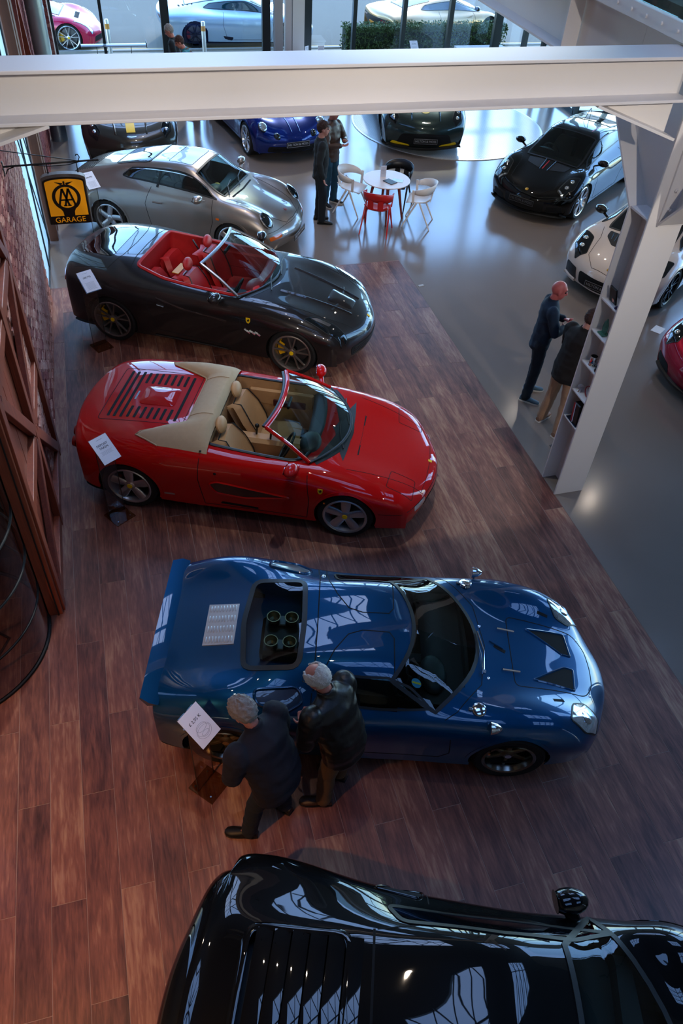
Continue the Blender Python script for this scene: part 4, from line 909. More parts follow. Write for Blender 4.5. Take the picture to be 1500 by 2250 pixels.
for sg in (1, -1):
    sd = 'L' if sg > 0 else 'R'
    c.line('door_gap', [(-.72, .96), (-.76, .72), (-.66, .32), (.50, .24), (.62, .50), (.56, .94)], sd, .009, GAP)
    c.line('bonnet_gap', [(.86, sg * .72), (1.25, sg * .66), (1.70, sg * .60), (2.08, sg * .44), (2.16, sg * .2), (2.18, 0)], 'top', .007, GAP)
    c.line('bonnet_crease', [(1.0, sg * .34), (1.5, sg * .28), (2.0, sg * .22)], 'top', .05, GREYP, off=.002, h=.012)
    c.line('bonnet_vent', [(1.74, sg * .34), (1.78, sg * .14)], 'top', .025, BLACKM, off=.004, h=.004)
    q = rounded([(1.46, sg * .80), (1.58, sg * .67), (1.86, sg * .62), (2.06, sg * .64), (2.02, sg * .76), (1.80, sg * .82)], .03)
    o = c.patch('headlamp', q, 'top', LAMPD, off=.004, bump=.006, parent=c.root); c.line('lamp_rim', q, 'top', .010, BLACKM, off=.005, closed=True, parent=o)
    pp, nn = c.hit((1.66, sg * .715), 'top'); c.patch('lamp_bowl', rounded([(1.54, sg * .75), (1.62, sg * .69), (1.82, sg * .66), (1.80, sg * .72)], .02), 'top', CHROME, off=.012, rings=3, parent=o)
    badge(c, (.72, .74), sd, (PI / 2, 0, 0 if sd == 'R' else PI), .085)
    for k in range(3): c.line('side_vent_fin', [(.66 + .075 * k, .60 - .006 * k), (.74 + .075 * k, .55 - .006 * k)], sd, .02, CHROME, off=.008, h=.006)
    c.line('door_handle', [(-.60, .74), (-.50, .725)], sd, .02, CHROME, off=.02, h=.01); c.line('waist_crease', [(-.62, .82), (-.2, .72), (.4, .66)], sd, .03, GREYP, off=.001, h=.008)
    c.line('sill_fin', [(-.70, .22), (-.4, .215), (.4, .20)], sd, .02, BLACKM, off=.012, h=.008)
    c.patch('tail_lamp', rounded([(sg * .50, .86), (sg * .80, .84), (sg * .82, .78), (sg * .52, .79)], .02), 'rear', REDL, off=.008, rings=3, parent=c.root)
    for z in (.42, .54): p, n = c.hit((sg * .48, z), 'rear'); b = MB(); b.lathe([(.05, -.06), (.055, -.06), (.055, .03), (.045, .03)], 16, 'x', closed=True); t = b.build('tail_pipe', mat('bronze_pipe', '#8a6b4d', rough=.3, metal=.9), c.root); t.location = p
c.line('fuel_flap', [(-1.06 + .09 * math.cos(a), .90 + .06 * math.sin(a)) for a in [2 * PI * k / 20 for k in range(20)]], 'R', .006, GAP, closed=True, step=.02)
c.line('roof_lid_gap', [(-1.08, -.72), (-1.12, -.4), (-1.13, 0), (-1.12, .4), (-1.08, .72)], 'top', .010, GAP); c.line('boot_gap', [(-1.9, -.74), (-1.40, -.72), (-1.30, -.4), (-1.28, 0), (-1.30, .4), (-1.40, .72), (-1.9, .74)], 'top', .008, GAP)
c.patch('rear_screen', rounded([(-1.95, .42), (-1.45, .50), (-1.42, -.50), (-1.95, -.42)], .1), 'top', GT_DARK, off=.004)
c.patch('bonnet_scoop', rounded([(1.62, .17), (1.98, .13), (1.98, -.13), (1.62, -.17)], .06), 'top', GREYP, off=.003, bump=.02)
c.patch('front_grille', rounded([(-.55, .24), (.55, .24), (.60, .40), (-.60, .40)], .06), 'front', GAP, off=.005, rings=4)
for k in range(4): c.line('grille_bar', [(-.52, .27 + .035 * k), (0, .275 + .035 * k), (.52, .27 + .035 * k)], 'front', .008, DISC, off=.012)
p, n = c.hit((2.2, 0), 'top'); b = MB(); b.box((0, 0, 0), (.05, .035, .006)); t = b.build('nose_badge', YEL, c.body, smooth=False); t.location = p + n * .004; t.rotation_euler = (0, .5, 0)
mirror(c, .28, .98, 1.02, GREYP, 1.05)

# ----- silver rear-engined coupe
PSROWS = [
 [-2.0, .20, .34, .40, .34, .60, .34, .74, .34, .72, .26], [-2.13, .24, .52, .42, .52, .62, .52, .78, .50, .76, .25],
 [-2.12, .22, .70, .44, .70, .62, .68, .81, .60, .80, .25], [-2.0, .17, .82, .46, .81, .62, .76, .84, .62, .83, .24],
 [-1.65, .04, .95, .46, .93, .62, .86, .88, .64, .87, .23], [-1.136, 0, 1.09, .46, 1.06, .62, .93, .895, .66, .87, .21],
 [-.70, 0, 1.21, .47, 1.17, .63, .95, .87, .66, .84, .20], [-.25, 0, 1.275, .49, 1.235, .66, .94, .84, .62, .81, .19],
 [.15, 0, 1.285, .50, 1.24, .67, .92, .83, .60, .81, .19], [.38, 0, 1.245, .51, 1.19, .67, .91, .83, .60, .81, .19],
 [.62, 0, 1.09, .54, 1.04, .67, .91, .835, .60, .81, .19], [.90, 0, .92, .56, .905, .67, .90, .84, .60, .81, .19],
 [1.136, 0, .855, .42, .845, .64, .895, .86, .62, .81, .20], [1.50, -.04, .75, .38, .735, .62, .84, .84, .58, .80, .20],
 [1.78, -.13, .66, .36, .64, .60, .69, .82, .52, .78, .20], [1.96, -.22, .54, .36, .53, .58, .53, .79, .46, .75, .20],
 [2.05, -.26, .40, .36, .40, .58, .40, .77, .36, .73, .18], [1.98, -.25, .22, .36, .22, .58, .22, .75, .22, .71, .17]]
SILV = paint('silver_metallic', '#8b837c', metal=.75, rough=.34, flake=.08)
c = Car('silver_coupe', 'silver rear-engined classic coupe with round headlamps behind the grey cabriolet', (1.30, 13.68), -32.5, PSROWS, SILV, nu=170, nv=36)
def greenhouse(car, uh, uc, ur0, ur1, us0, us1, m=None, hole=True, vs=1.80, sv=(2.16, 2.86), seal=.03, sealm=None, nb=0, q=None):
    car.window('windshield', [(uh, vs), (uh - .02, 0), (uh, -vs), (uc, -vs), (uc + .04, 0), (uc, vs)], 'uv', m, seal=seal, hole=hole, sealm=sealm)
    if ur0 is not None: car.window('rear_window', rounded([(ur0, 1.6), (ur1, 1.75), (ur1, -1.75), (ur0, -1.6)], .25), 'uv', m, seal=seal, hole=hole, sealm=sealm)
    car.window('side_window', rounded(q or [(us0 + .35, sv[0] + .05), (us0, sv[1] - .12), (us0 + .3, sv[1]), (us1, sv[1]), (us1 - .75, sv[0]), ((us0 + us1) / 2 - .2, sv[0] - .04)], .12), 'uv', m, seal=seal * .7, hole=hole, both=True, sealm=sealm)
greenhouse(c, 9.05, 11.0, 5.0, 6.5, 5.45, 10.75)
c.arch(1.136, .335, .31, lip=.035); c.arch(-1.136, .345, .315, lip=.035); c.finish()
c.wheels(2.272, .835, .87, .315, .22, rim=.235, style='twist', n=5, col=ALLOY, width=(.09, .10), twist=.05)
tub(c, rounded([(-.85, .55), (.80, .58), (.80, -.58), (-.85, -.55)], .1), .28, .75, LEATHB)
for y in (-.33, .33): seat(c.root, -.15, y, .28, LEATHG, h=.60, rec=18)
dash(c, .55, .90, .56, LEATHB, -.33, depth=.3); steering(c.root, .38, -.33, .84, .18, LEATHB, 22)
b = MB(); b.sph((.62, -.18, .955), (.05, .04, .02), 12, 8); b.build('dash_sticker', YEL, c.root)
for sg in (1, -1):
    sd = 'L' if sg > 0 else 'R'
    c.line('door_gap', [(-.36, .93), (-.42, .70), (-.34, .28), (.70, .28), (.80, .60), (.76, .90)], sd, .008, GAP)
    c.line('door_pillar', [(-.25, .935), (-.22, 1.16)], sd, .035, BLACKM, off=.012); c.line('roof_gutter', [(-.9, sg * .505), (-.2, sg * .535), (.36, sg * .545)], 'top', .012, CHROME, off=.006)
    c.line('bonnet_gap', [(.98, sg * .52), (1.3, sg * .47), (1.72, sg * .42), (1.90, sg * .26), (1.93, 0)], 'top', .007, GAP)
    c.line('door_handle', [(-.28, .74), (-.12, .74)], sd, .025, SILV, off=.022, h=.012); c.line('marker_lamp', [(.86, .66), (.92, .66)], sd, .03, AMBER, off=.006, step=.02)
    p, n = c.hit((1.60, sg * .635), 'top'); b = MB(); b.sph((0, 0, 0), (.04, .125, .15), 20, 12); t = b.build('headlamp', LAMPD, c.root); t.location = p + Vector((.085, 0, -.06)); t.rotation_euler = (0, -.75, sg * .12)
    b = MB(); b.lathe([(.128, -.012), (.145, .0), (.128, .012)], 24, 'x', closed=True); b.v = [(v[0], v[1] * .93, v[2] * 1.08) for v in b.v]; b.build('lamp_rim', SILV, t)
    b = MB(); b.lathe([(0, .034), (.05, .032), (.06, .02)], 16, 'x'); b.build('lamp_bowl', CHROME, t)
    c.patch('front_indicator', rounded([(sg * .52, .42), (sg * .76, .41), (sg * .76, .47), (sg * .52, .48)], .015), 'front', AMBER, off=.006, rings=3, parent=c.root)
    c.patch('fog_lamp', rounded([(sg * .36, .42), (sg * .50, .42), (sg * .50, .48), (sg * .36, .48)], .015), 'front', LAMP, off=.006, rings=3, parent=c.root)
c.line('sunroof_gap', rounded([(-.16, .36), (.26, .36), (.26, -.36), (-.16, -.36)], .05), 'top', .009, GAP, closed=True)
c.line('bumper_gap', [(-.76, .53), (0, .55), (.76, .53)], 'front', .006, GAP)
for k in range(9): c.line('engine_grille_slat', [(-1.62 - .05 * k, -.42), (-1.62 - .05 * k, .42)], 'top', .02, GAP, off=.003)
c.line('tail_band', [(-.74, .64), (0, .66), (.74, .64)], 'rear', .09, REDL, off=.006)
c.line('cowl_vent', [(.99, .40), (1.02, 0), (.99, -.40)], 'top', .03, GAP, off=.002)
p, n = c.hit((1.78, 0), 'top'); b = MB(); b.prism([(.03, .022), (-.012, .022), (-.04, 0), (-.012, -.022), (.03, -.022)], 0, .004); t = b.build('crest_badge', mat('crest', '#8d2b1c', rough=.3, metal=.5), c.body, smooth=False); t.location = p + n * .003; t.rotation_euler = (0, .3, 0)
for y in (-.42, .02): p0 = c.hit((.95, y), 'top')[0]; b = MB(); b.tube([p0 + Vector((0, 0, .02)), p0 + Vector((-.12, .20, .08)), p0 + Vector((-.16, .42, .10))], .008, 6); b.build('wiper', BLACKM, c.root)
plate(c, 2.0, .30, 'HILTON & MOSS'); mirror(c, .60, .93, .97, SILV, 1.0)
# ================================================================= the other cars
EVROWS = [
 [-2.05, .18, .36, .40, .36, .60, .36, .80, .36, .78, .26], [-2.20, .22, .60, .42, .60, .62, .60, .84, .55, .82, .25],
 [-2.20, .20, .85, .44, .85, .64, .84, .86, .68, .85, .25], [-2.05, .14, .93, .46, .92, .66, .90, .88, .70, .87, .24],
 [-1.70, .03, .97, .46, .96, .66, .93, .91, .70, .89, .22], [-1.29, 0, 1.04, .44, 1.02, .66, .95, .93, .68, .89, .21],
 [-.80, 0, 1.14, .44, 1.10, .64, .93, .91, .66, .87, .20], [-.30, 0, 1.21, .48, 1.17, .66, .90, .89, .64, .86, .19],
 [.10, 0, 1.215, .50, 1.17, .67, .885, .88, .62, .86, .19], [.35, 0, 1.15, .52, 1.10, .68, .87, .88, .62, .86, .19],
 [.75, 0, .98, .56, .93, .70, .86, .89, .62, .86, .19], [1.05, 0, .85, .58, .83, .72, .84, .90, .62, .87, .19],
 [1.29, 0, .78, .46, .78, .70, .84, .91, .62, .87, .20], [1.62, -.05, .68, .42, .68, .66, .74, .89, .56, .85, .20],
 [1.90, -.16, .58, .40, .58, .62, .60, .85, .48, .81, .20], [2.06, -.28, .46, .38, .46, .60, .46, .81, .40, .77, .18],
 [2.10, -.31, .32, .38, .32, .60, .32, .79, .30, .75, .16], [2.05, -.30, .16, .38, .16, .60, .16, .77, .16, .73, .14]]
def scaled(rows, sx=1., sy=1., sz=1., f=None):
    out = []
    for r in rows:
        r = [r[0] * sx, r[1] * sx] + [r[2] * sz, r[3] * sy, r[4] * sz, r[5] * sy, r[6] * sz, r[7] * sy, r[8] * sz, r[9] * sy, r[10] * sz]
        out.append(f(r) if f else r)
    return out
def mids(c, wb, r, wheel, clear=False, seats=LEATHB, uh=8.75, uc=11.1, ur=(4.9, 6.5), us=(5.6, 10.9), tr=(.87, .89), arch=.03, gm=None):
    greenhouse(c, uh, uc, ur[0] if ur else None, ur[1] if ur else None, us[0], us[1], m=gm or (GT_CLEAR if clear else GT_DARK), hole=clear, vs=1.86)
    c.arch(wb / 2, r + .025, r - .005, lip=arch); c.arch(-wb / 2, r + .03, r, lip=arch); c.finish()
    c.wheels(wb, tr[0], tr[1], r, .23, **wheel)
    if clear:
        tub(c, rounded([(-.6, .58), (.82, .60), (.82, -.60), (-.6, -.58)], .1), .26, .7, LEATHB)
        for y in (-.34, .34): seat(c.root, -.12, y, .24, seats, h=.58, rec=24)
        dash(c, .62, .80, .60, LEATHB, -.34, depth=.36); steering(c.root, .42, -.34, .76, .17, LEATHB, 25)
def lamps(c, poly, m=LAMPD, bowl=True):
    for sg in (1, -1):
        q = rounded([(x, y * sg) for x, y in poly], .03); o = c.patch('headlamp', q, 'top', m, off=.004, bump=.006, parent=c.root); c.line('lamp_rim', q, 'top', .012, BLACKM, off=.005, closed=True, parent=o)
        if bowl:
            cx = sum(p[0] for p in poly) / len(poly); cy = sum(p[1] for p in poly) / len(poly) * sg
            for k in (-.08, .06):
                p, n = c.hit((cx + k, cy - k * .2 * sg), 'top'); b = MB(); b.lathe([(0, .010), (.03, .010), (.042, .002)], 14); t = b.build('lamp_bowl', CHROME, o); t.location = p + n * .006; t.rotation_euler = (0, .5, 0)
def gaps(c, doorx=(-.45, .80), ztop=.88, zb=.24, hood=None):
    for sd in ('R', 'L'): c.line('door_gap', [(doorx[0], ztop), (doorx[0] - .04, .62), (doorx[0] + .08, zb), (doorx[1] - .06, zb), (doorx[1], .52), (doorx[1] - .04, ztop - .06)], sd, .008, GAP)
    if hood: c.line('bonnet_gap', hood + [(x, -y) for x, y in hood[::-1]], 'top', .007, GAP)

# ----- black coupe with slatted engine cover, nearest the viewer
DARKG = paint('near_black_paint', '#060708', metal=0., rough=.35, flake=.05)
def blk(r):
    r = r[:]
    if -2.3 < r[0] < -1.9: r[0] += .24; r[2] += .05; r[4] += .05; r[6] += .04
    if r[0] < -.6: r[3] *= 1.0; r[4] -= .005; r[5] *= 1.06
    if -1.75 < r[0] < -1.0: r[7] += .06; r[6] -= .03; r[8] += .06
    if -1.0 <= r[0] < .5: r[2] -= .05; r[4] -= .05; r[3] *= 1.14; r[5] *= 1.10; r[7] -= .0
    if .5 <= r[0] < 1.1: r[3] *= 1.12; r[5] *= 1.08; r[7] += .02
    if r[0] > 1.1: r[7] += .05; r[5] *= 1.06; r[6] += .03
    return r
c = Car('slatted_coupe', 'glossy black mid-engined coupe with slatted engine cover on the planks', (1.368, .645), -22., scaled(EVROWS, 1, 1.0, 1, blk), DARKG, nu=180, nv=40)
c.window('windshield', bow(.50, .60, .56, 12) + bow(.74, .86, 1.24, 14, -1), 'top', seal=.04)
greenhouse_q = [(6.5, 2.25), (6.3, 2.8), (10.4, 2.86), (9.6, 2.2), (8, 2.1)]
c.window('side_window', rounded(greenhouse_q, .15), 'uv', GT_DARK, seal=.03, hole=False, both=True)
c.arch(1.29, .37, .34, lip=.03); c.arch(-1.29, .375, .34, lip=.03)
eo = rounded([(-1.52, .46), (-.86, .47), (-.86, -.47), (-1.52, -.46)], .10)
c.hole(eo, 'top'); c.line('engine_bay_rim', eo, 'top', .05, DARKG, off=.006, closed=True, h=.01); c.finish()
c.wheels(2.58, .90, .95, .335, .25, rim=.255, style='pair', n=5, col=GUNM, width=(.03, .03))
b = MB(); b.box((-1.19, 0, .80), (.76, 1.0, .02)); b.build('engine_tray', ENGB, c.root, smooth=False)
for k in range(6):
    x = -1.46 + .115 * k; P = []
    for i in range(13):
        s_ = i / 6 - 1; y = s_ * .45; p, n = c.hit((x, y), 'top'); p2, n2 = c.hit((x + .10, y), 'top'); P.append([p + Vector((-.004, 0, -.02)), p + Vector((0, 0, .014)), (p + p2) / 2 + Vector((0, 0, .012)), p2 + Vector((.006, 0, .003)), p2 + Vector((.006, 0, -.012))])
    b = MB(); b.grid(P); b.build('engine_cover_slat', DARKG, c.root, sharp=60)
tub(c, rounded([(-.5, .60), (.85, .66), (.85, -.66), (-.5, -.60)], .1), .26, .68, LEATHB)
for y in (-.36, .36): seat(c.root, -.15, y, .22, LEATHG, h=.55, rec=28)
dash(c, .62, .76, .66, LEATHB, -.36, depth=.42); steering(c.root, .44, -.36, .72, .17, LEATHB, 28)
for sg in (1, -1):
    sd = 'L' if sg > 0 else 'R'
    q = rounded([(-.74, sg * .83), (-.42, sg * .80), (-.38, sg * .87), (-.60, sg * .90)], .03); c.patch('shoulder_intake', q, 'top', GAP, off=.003); c.line('intake_lip', q, 'top', .022, DARKG, off=.005, closed=True, h=.01)
    c.line('door_gap', [(-.36, .88), (-.38, .6), (-.30, .25), (.74, .25), (.80, .5), (.76, .82)], sd, .008, GAP)
    c.line('roof_gap', [(-.70, sg * .52), (-.3, sg * .60), (.4, sg * .60)], 'top', .010, GAP)
c.line('roof_gap', [(-.72, .52), (-.70, 0), (-.72, -.52)], 'top', .016, GAP)
mirror(c, .60, .93, .85, DARKG, 1.15, glassm=GT_DARK, sc=(1.6, .72, .9))
lamps(c, [(1.45, .80), (1.55, .62), (1.85, .56), (1.88, .70)])

# ----- black coupe with red pinstripes beside the round table
BLK = paint('deep_black', '#040506', metal=0., rough=.35, flake=.05)
W10 = dict(rim=.262, style='pair', n=5, width=(.03, .024), col=mat('bright_alloy', '#cfd0d2', rough=.22, metal=.9))
c = Car('black_coupe', 'glossy black coupe with red roof stripe and silver wheels near the white columns', (9.20, 14.40), -143., EVROWS, BLK, nu=150, nv=34)
mids(c, 2.575, .335, W10, clear=True, seats=LEATHG); lamps(c, [(1.40, .78), (1.50, .60), (1.82, .54), (1.86, .68), (1.66, .80)]); gaps(c, hood=[(1.12, .60), (1.40, .50), (1.80, .46), (1.96, .28), (2.0, 0)])
PST = mat('red_stripe', '#a30f24', rough=.4)
c.line('roof_stripe', [(-.9, .30), (-.3, .30), (.12, .30)], 'top', .02, PST, off=.002); c.line('bonnet_stripe', [(1.12, -.03), (1.40, -.03)], 'top', .02, PST, off=.002)
for sg in (1, -1):
    c.patch('bonnet_vent', rounded([(1.12, sg * .12), (1.14, sg * .44), (1.30, sg * .40), (1.40, sg * .10)], .03), 'top', mat('vent_black', '#020203', rough=.6), off=.003, skirt=0); c.line('vent_edge', [(1.10, sg * .10), (1.42, sg * .08)], 'top', .018, BLK, off=.004, h=.012)
    c.patch('bumper_intake', rounded([(sg * .45, .22), (sg * .74, .24), (sg * .72, .36), (sg * .46, .32)], .03), 'front', GAP, off=.004, rings=3)
    c.patch('side_scoop', rounded([(-.72, .60), (-.50, .62), (-.42, .82), (-.62, .86)], .04), 'L' if sg > 0 else 'R', GAP, off=.004, rings=3)
    c.line('day_lamp', [(1.80, sg * .56), (1.84, sg * .68)], 'top', .03, LAMP, off=.012)
c.patch('front_grille', rounded([(-.40, .20), (.40, .20), (.42, .40), (-.42, .40)], .05), 'front', GAP, off=.004)
p, n = c.hit((1.98, 0), 'top'); b = MB(); b.sph((0, 0, 0), (.034, .034, .008), 16, 6); t = b.build('nose_badge', mat('gold_badge', '#b98b3a', rough=.3, metal=.8), c.body); t.location = p + n * .004; t.rotation_euler = (0, .45, 0)
c.line('front_splitter', [(-.80, .17), (0, .17), (.80, .17)], 'front', .03, BLACKM, off=.05, h=.01)
plate(c, 2.0, .36, 'HILTON & MOSS', m=mat('plate_dark', '#060607', rough=.4), tm=mat('plate_dark_letters', '#4d4f52', rough=.4)); mirror(c, .72, .90, .91, BLK, 1.)
for k in (0, 1): b = MB(); b.tube([(-.35 + .05 * k, -.10 + .12 * k, 1.21), (-.42 + .05 * k, -.06 + .06 * k, 1.40), (-.40, -.03, 1.45)], .006, 6); b.build('roof_aerial', BLACKM, c.root)

# ----- white coupe behind the column
WHT = paint('pearl_white', '#c9bdb4', metal=.05, rough=.35, flake=.02)
c = Car('white_coupe', 'pearl white sports coupe with black bonnet vents behind the shelf column', (9.17, 11.0), -147., EVROWS, WHT, nu=140, nv=32)
mids(c, 2.575, .335, dict(rim=.262, style='pair', n=5, width=(.03, .024), col=mat('black_alloy', '#17181a', rough=.3, metal=.7), caliper=mat('red_caliper2', '#8c1512', rough=.4)), clear=False)
lamps(c, [(1.38, .80), (1.48, .58), (1.80, .50), (1.88, .64), (1.66, .80)]); gaps(c, hood=[(1.12, .60), (1.40, .50), (1.80, .46), (1.98, .28), (2.02, 0)])
for sg in (1, -1):
    q = rounded([(1.16, sg * .10), (1.14, sg * .46), (1.30, sg * .44), (1.46, sg * .26), (1.46, sg * .10)], .04); o = c.patch('bonnet_vent', q, 'top', mat('vent_black', '#020203', rough=.6), off=.003, skirt=0)
    for k in range(4): c.line('vent_slat', [(1.17, sg * (.14 + .08 * k)), (1.42 - .03 * k, sg * (.13 + .07 * k))], 'top', .012, BLACKM, off=.008, h=.004, parent=o)
    q = rounded([(sg * .50, .20), (sg * .78, .22), (sg * .78, .42), (sg * .54, .40)], .03); c.patch('bumper_intake', q, 'front', mat('mesh_black', '#060607', rough=.5), off=.006, rings=3); c.line('intake_blade', [(sg * .52, .19), (sg * .78, .20)], 'front', .05, WHT, off=.03, h=.01)
c.patch('front_grille', rounded([(-.44, .19), (.44, .19), (.46, .40), (-.46, .40)], .05), 'front', GAP, off=.004)
p, n = c.hit((1.94, 0), 'top'); b = MB(); b.sph((0, 0, 0), (.034, .034, .008), 16, 6); t = b.build('nose_badge', MATS['gold_badge'], c.body); t.location = p + n * .004; t.rotation_euler = (0, .45, 0)
plate(c, 2.0, .30, 'HILTON & MOSS', m=MATS['plate_dark'], tm=mat('plate_mid_letters', '#8d8f92', rough=.4)); mirror(c, .72, .90, .92, BLK, 1.1)

# ----- red car whose nose just shows at the edge of the aisle
c = Car('crimson_coupe', 'crimson sports car with black splitter standing alone on the grey aisle', (9.30, 7.70), -165., EVROWS, paint('crimson', '#8e0a2a', metal=.3, rough=.35, flake=.05), nu=120, nv=30)
mids(c, 2.575, .335, W10); lamps(c, [(1.40, .78), (1.50, .60), (1.82, .54), (1.86, .68), (1.66, .80)]); gaps(c, hood=[(1.12, .60), (1.80, .46), (2.0, 0)])
for sg in (1, -1): c.patch('bumper_intake', rounded([(sg * .40, .20), (sg * .76, .22), (sg * .74, .38), (sg * .44, .34)], .04), 'front', GAP, off=.004, rings=3)
c.line('front_splitter', [(-.80, .155), (0, .155), (.80, .155)], 'front', .06, BLACKM, off=.04, h=.01); mirror(c, .72, .96, .95, c.paint)

# ----- blue coupe with four round lamps
def alp(r):
    if r[0] > 1.3: r[2] += .06; r[4] += .06; r[6] += .04
    return r
ABL = paint('royal_blue', '#08246c', metal=.45, rough=.3, flake=.1)
c = Car('blue_coupe', 'small royal blue coupe with four round headlamps standing behind the silver coupe', (3.52, 18.32), -80., scaled(EVROWS, .95, .97, 1.0, alp), ABL, nu=120, nv=30)
mids(c, 2.42, .325, dict(rim=.25, style='pair', n=5, width=(.028, .024), col=MATS['bright_alloy'])); gaps(c, doorx=(-.42, .74))
for sg in (1, -1):
    c.line('bonnet_crease', [(1.10, sg * .10), (1.5, sg * .10), (1.88, sg * .09)], 'top', .03, ABL, off=.001, h=.01)
    for (x, y, r) in ((1.66, .64, .105), (1.86, .40, .075)):
        p, n = c.hit((x, sg * y), 'top'); b = MB(); b.sph((0, 0, 0), (r, r, .04), 20, 8); t = b.build('headlamp', LAMP if r > .09 else LAMPD, c.root); t.location = p; t.rotation_euler = (0, .75, -sg * .3)
        b = MB(); b.lathe([(r * .96, -.01), (r * 1.08, 0), (r * .96, .012)], 24, closed=True); b.build('lamp_rim', BLACKM, t)
c.patch('front_grille', rounded([(-.60, .22), (.60, .22), (.58, .34), (-.58, .34)], .04), 'front', GAP, off=.005)
for k in range(3): c.line('grille_bar', [(-.5, .25 + .03 * k), (.5, .25 + .03 * k)], 'front', .008, BLACKM, off=.012)
plate(c, 1.95, .40, 'HILTON & MOSS'); mirror(c, .70, .92, .95, ABL)

# ----- front-engined coupes
VTROWS = [
 [-2.02, .20, .35, .40, .35, .60, .35, .80, .35, .78, .27], [-2.16, .24, .58, .42, .58, .62, .58, .85, .55, .83, .26],
 [-2.18, .22, .82, .44, .82, .64, .81, .87, .68, .86, .25], [-2.08, .16, .96, .46, .95, .66, .91, .90, .72, .89, .24],
 [-1.75, .04, 1.04, .46, 1.03, .66, .96, .94, .74, .92, .22], [-1.35, 0, 1.14, .45, 1.11, .66, .97, .955, .72, .91, .21],
 [-.85, 0, 1.235, .47, 1.19, .66, .96, .93, .70, .88, .19], [-.40, 0, 1.265, .50, 1.22, .68, .94, .91, .68, .87, .19],
 [-.05, 0, 1.25, .51, 1.20, .69, .93, .905, .66, .87, .19], [.20, 0, 1.18, .53, 1.13, .70, .93, .91, .66, .87, .19],
 [.60, 0, 1.01, .56, .98, .72, .925, .92, .66, .88, .19], [.95, 0, .935, .50, .93, .74, .92, .935, .66, .89, .19],
 [1.35, 0, .88, .46, .875, .72, .89, .95, .65, .90, .20], [1.72, -.04, .80, .44, .795, .70, .80, .93, .60, .88, .20],
 [2.0, -.14, .70, .42, .69, .66, .67, .89, .52, .85, .20], [2.16, -.24, .56, .40, .55, .62, .53, .86, .44, .82, .18],
 [2.20, -.28, .38, .40, .38, .60, .37, .84, .34, .80, .17], [2.15, -.27, .18, .40, .18, .60, .18, .82, .18, .78, .15]]
def vant(name, label, loc, ang, col, lip, stripe):
    c = Car(name, label, loc, ang, VTROWS, col, nu=120, nv=30)
    mids(c, 2.70, .345, dict(rim=.27, style='pair', n=5, width=(.03, .026), col=MATS['black_alloy']), uh=8.6, uc=10.6, ur=(4.8, 6.2), us=(5.4, 10.4)); gaps(c, doorx=(-.62, .62), ztop=.92)
    lamps(c, [(1.56, .82), (1.66, .66), (1.90, .58), (2.0, .66), (1.86, .80)])
    c.patch('front_grille', rounded([(-.62, .22), (.62, .22), (.52, .44), (0, .48), (-.52, .44)], .06), 'front', GAP, off=.006)
    for sg in (1, -1):
        c.line('bonnet_crease', [(.9, sg * .34), (1.5, sg * .32), (2.0, sg * .30)], 'top', .04, col, off=.001, h=.01)
        if lip: c.patch('lip_accent', rounded([(sg * .30, .18), (sg * .74, .20), (sg * .70, .26), (sg * .36, .23)], .02), 'front', YEL, off=.012, rings=3)
    c.line('wing_badge', [(2.06, -.09), (2.07, 0), (2.06, .09)], 'top', .02, CHROME, off=.004); c.line('front_splitter', [(-.84, .17), (0, .17), (.84, .17)], 'front', .05, BLACKM, off=.06, h=.01)
    if stripe == 1: c.line('bonnet_stripe', [(.95, 0), (1.5, 0), (1.98, 0)], 'top', .17, YEL, off=.003)
    mirror(c, .50, 1.0, .98, col); return c
AGR = paint('racing_green_grey', '#2f3d3b', metal=.6, rough=.3, flake=.08)
c = vant('green_coupe', 'grey-green front-engined coupe with yellow front lip on the ribbed turntable', (7.15, 18.45, .022), -102., AGR, True, 0)
p, n = c.hit((1.72, 0), 'top'); b = MB(); b.tube([(0, 0, 0), (0, 0, .003)], .11, 24); t = b.build('round_decal', YEL, c.body, smooth=False); t.location = p + n * .003; t.rotation_euler = (0, .3, 0)
plate(c, 2.2, .33, 'HILTON & MOSS', m=MATS['plate_dark'], tm=MATS['plate_mid_letters'])
c = vant('winged_coupe', 'dark grey coupe with yellow bonnet stripe and tall rear wing', (.52, 18.45), -90., paint('charcoal_metallic', '#3b3a36', metal=.6, rough=.3, flake=.08), False, 1)
for sg in (1, -1): c.patch('bonnet_vent', rounded([(1.1, sg * .14), (1.1, sg * .30), (1.42, sg * .26), (1.42, sg * .15)], .03), 'top', GAP, off=.003, skirt=0)
wg = bpy.data.objects.new('rear_wing', None); wg.empty_display_size = .1; link(wg, c.root)
b = MB(); P = [[(-2.22, s_ * .72, 1.21), (-2.12, s_ * .72, 1.235), (-1.98, s_ * .72, 1.22), (-1.96, s_ * .72, 1.205), (-2.12, s_ * .72, 1.21), (-2.22, s_ * .72, 1.20)] for s_ in [k / 8 - 1 for k in range(17)]]; b.grid(P); b.build('wing_blade', c.paint, wg, sharp=40)
for sg in (1, -1):
    b = MB(); b.box((-2.09, sg * .73, 1.23), (.28, .012, .10)); b.build('end_plate', BLACKM, wg, smooth=False)
    b = MB(); b.bar((-2.08, sg * .38, .95), (-2.10, sg * .38, 1.21), .07, .012, up=(0, 1, 0)); b.build('wing_stay', BLACKM, wg, smooth=False)

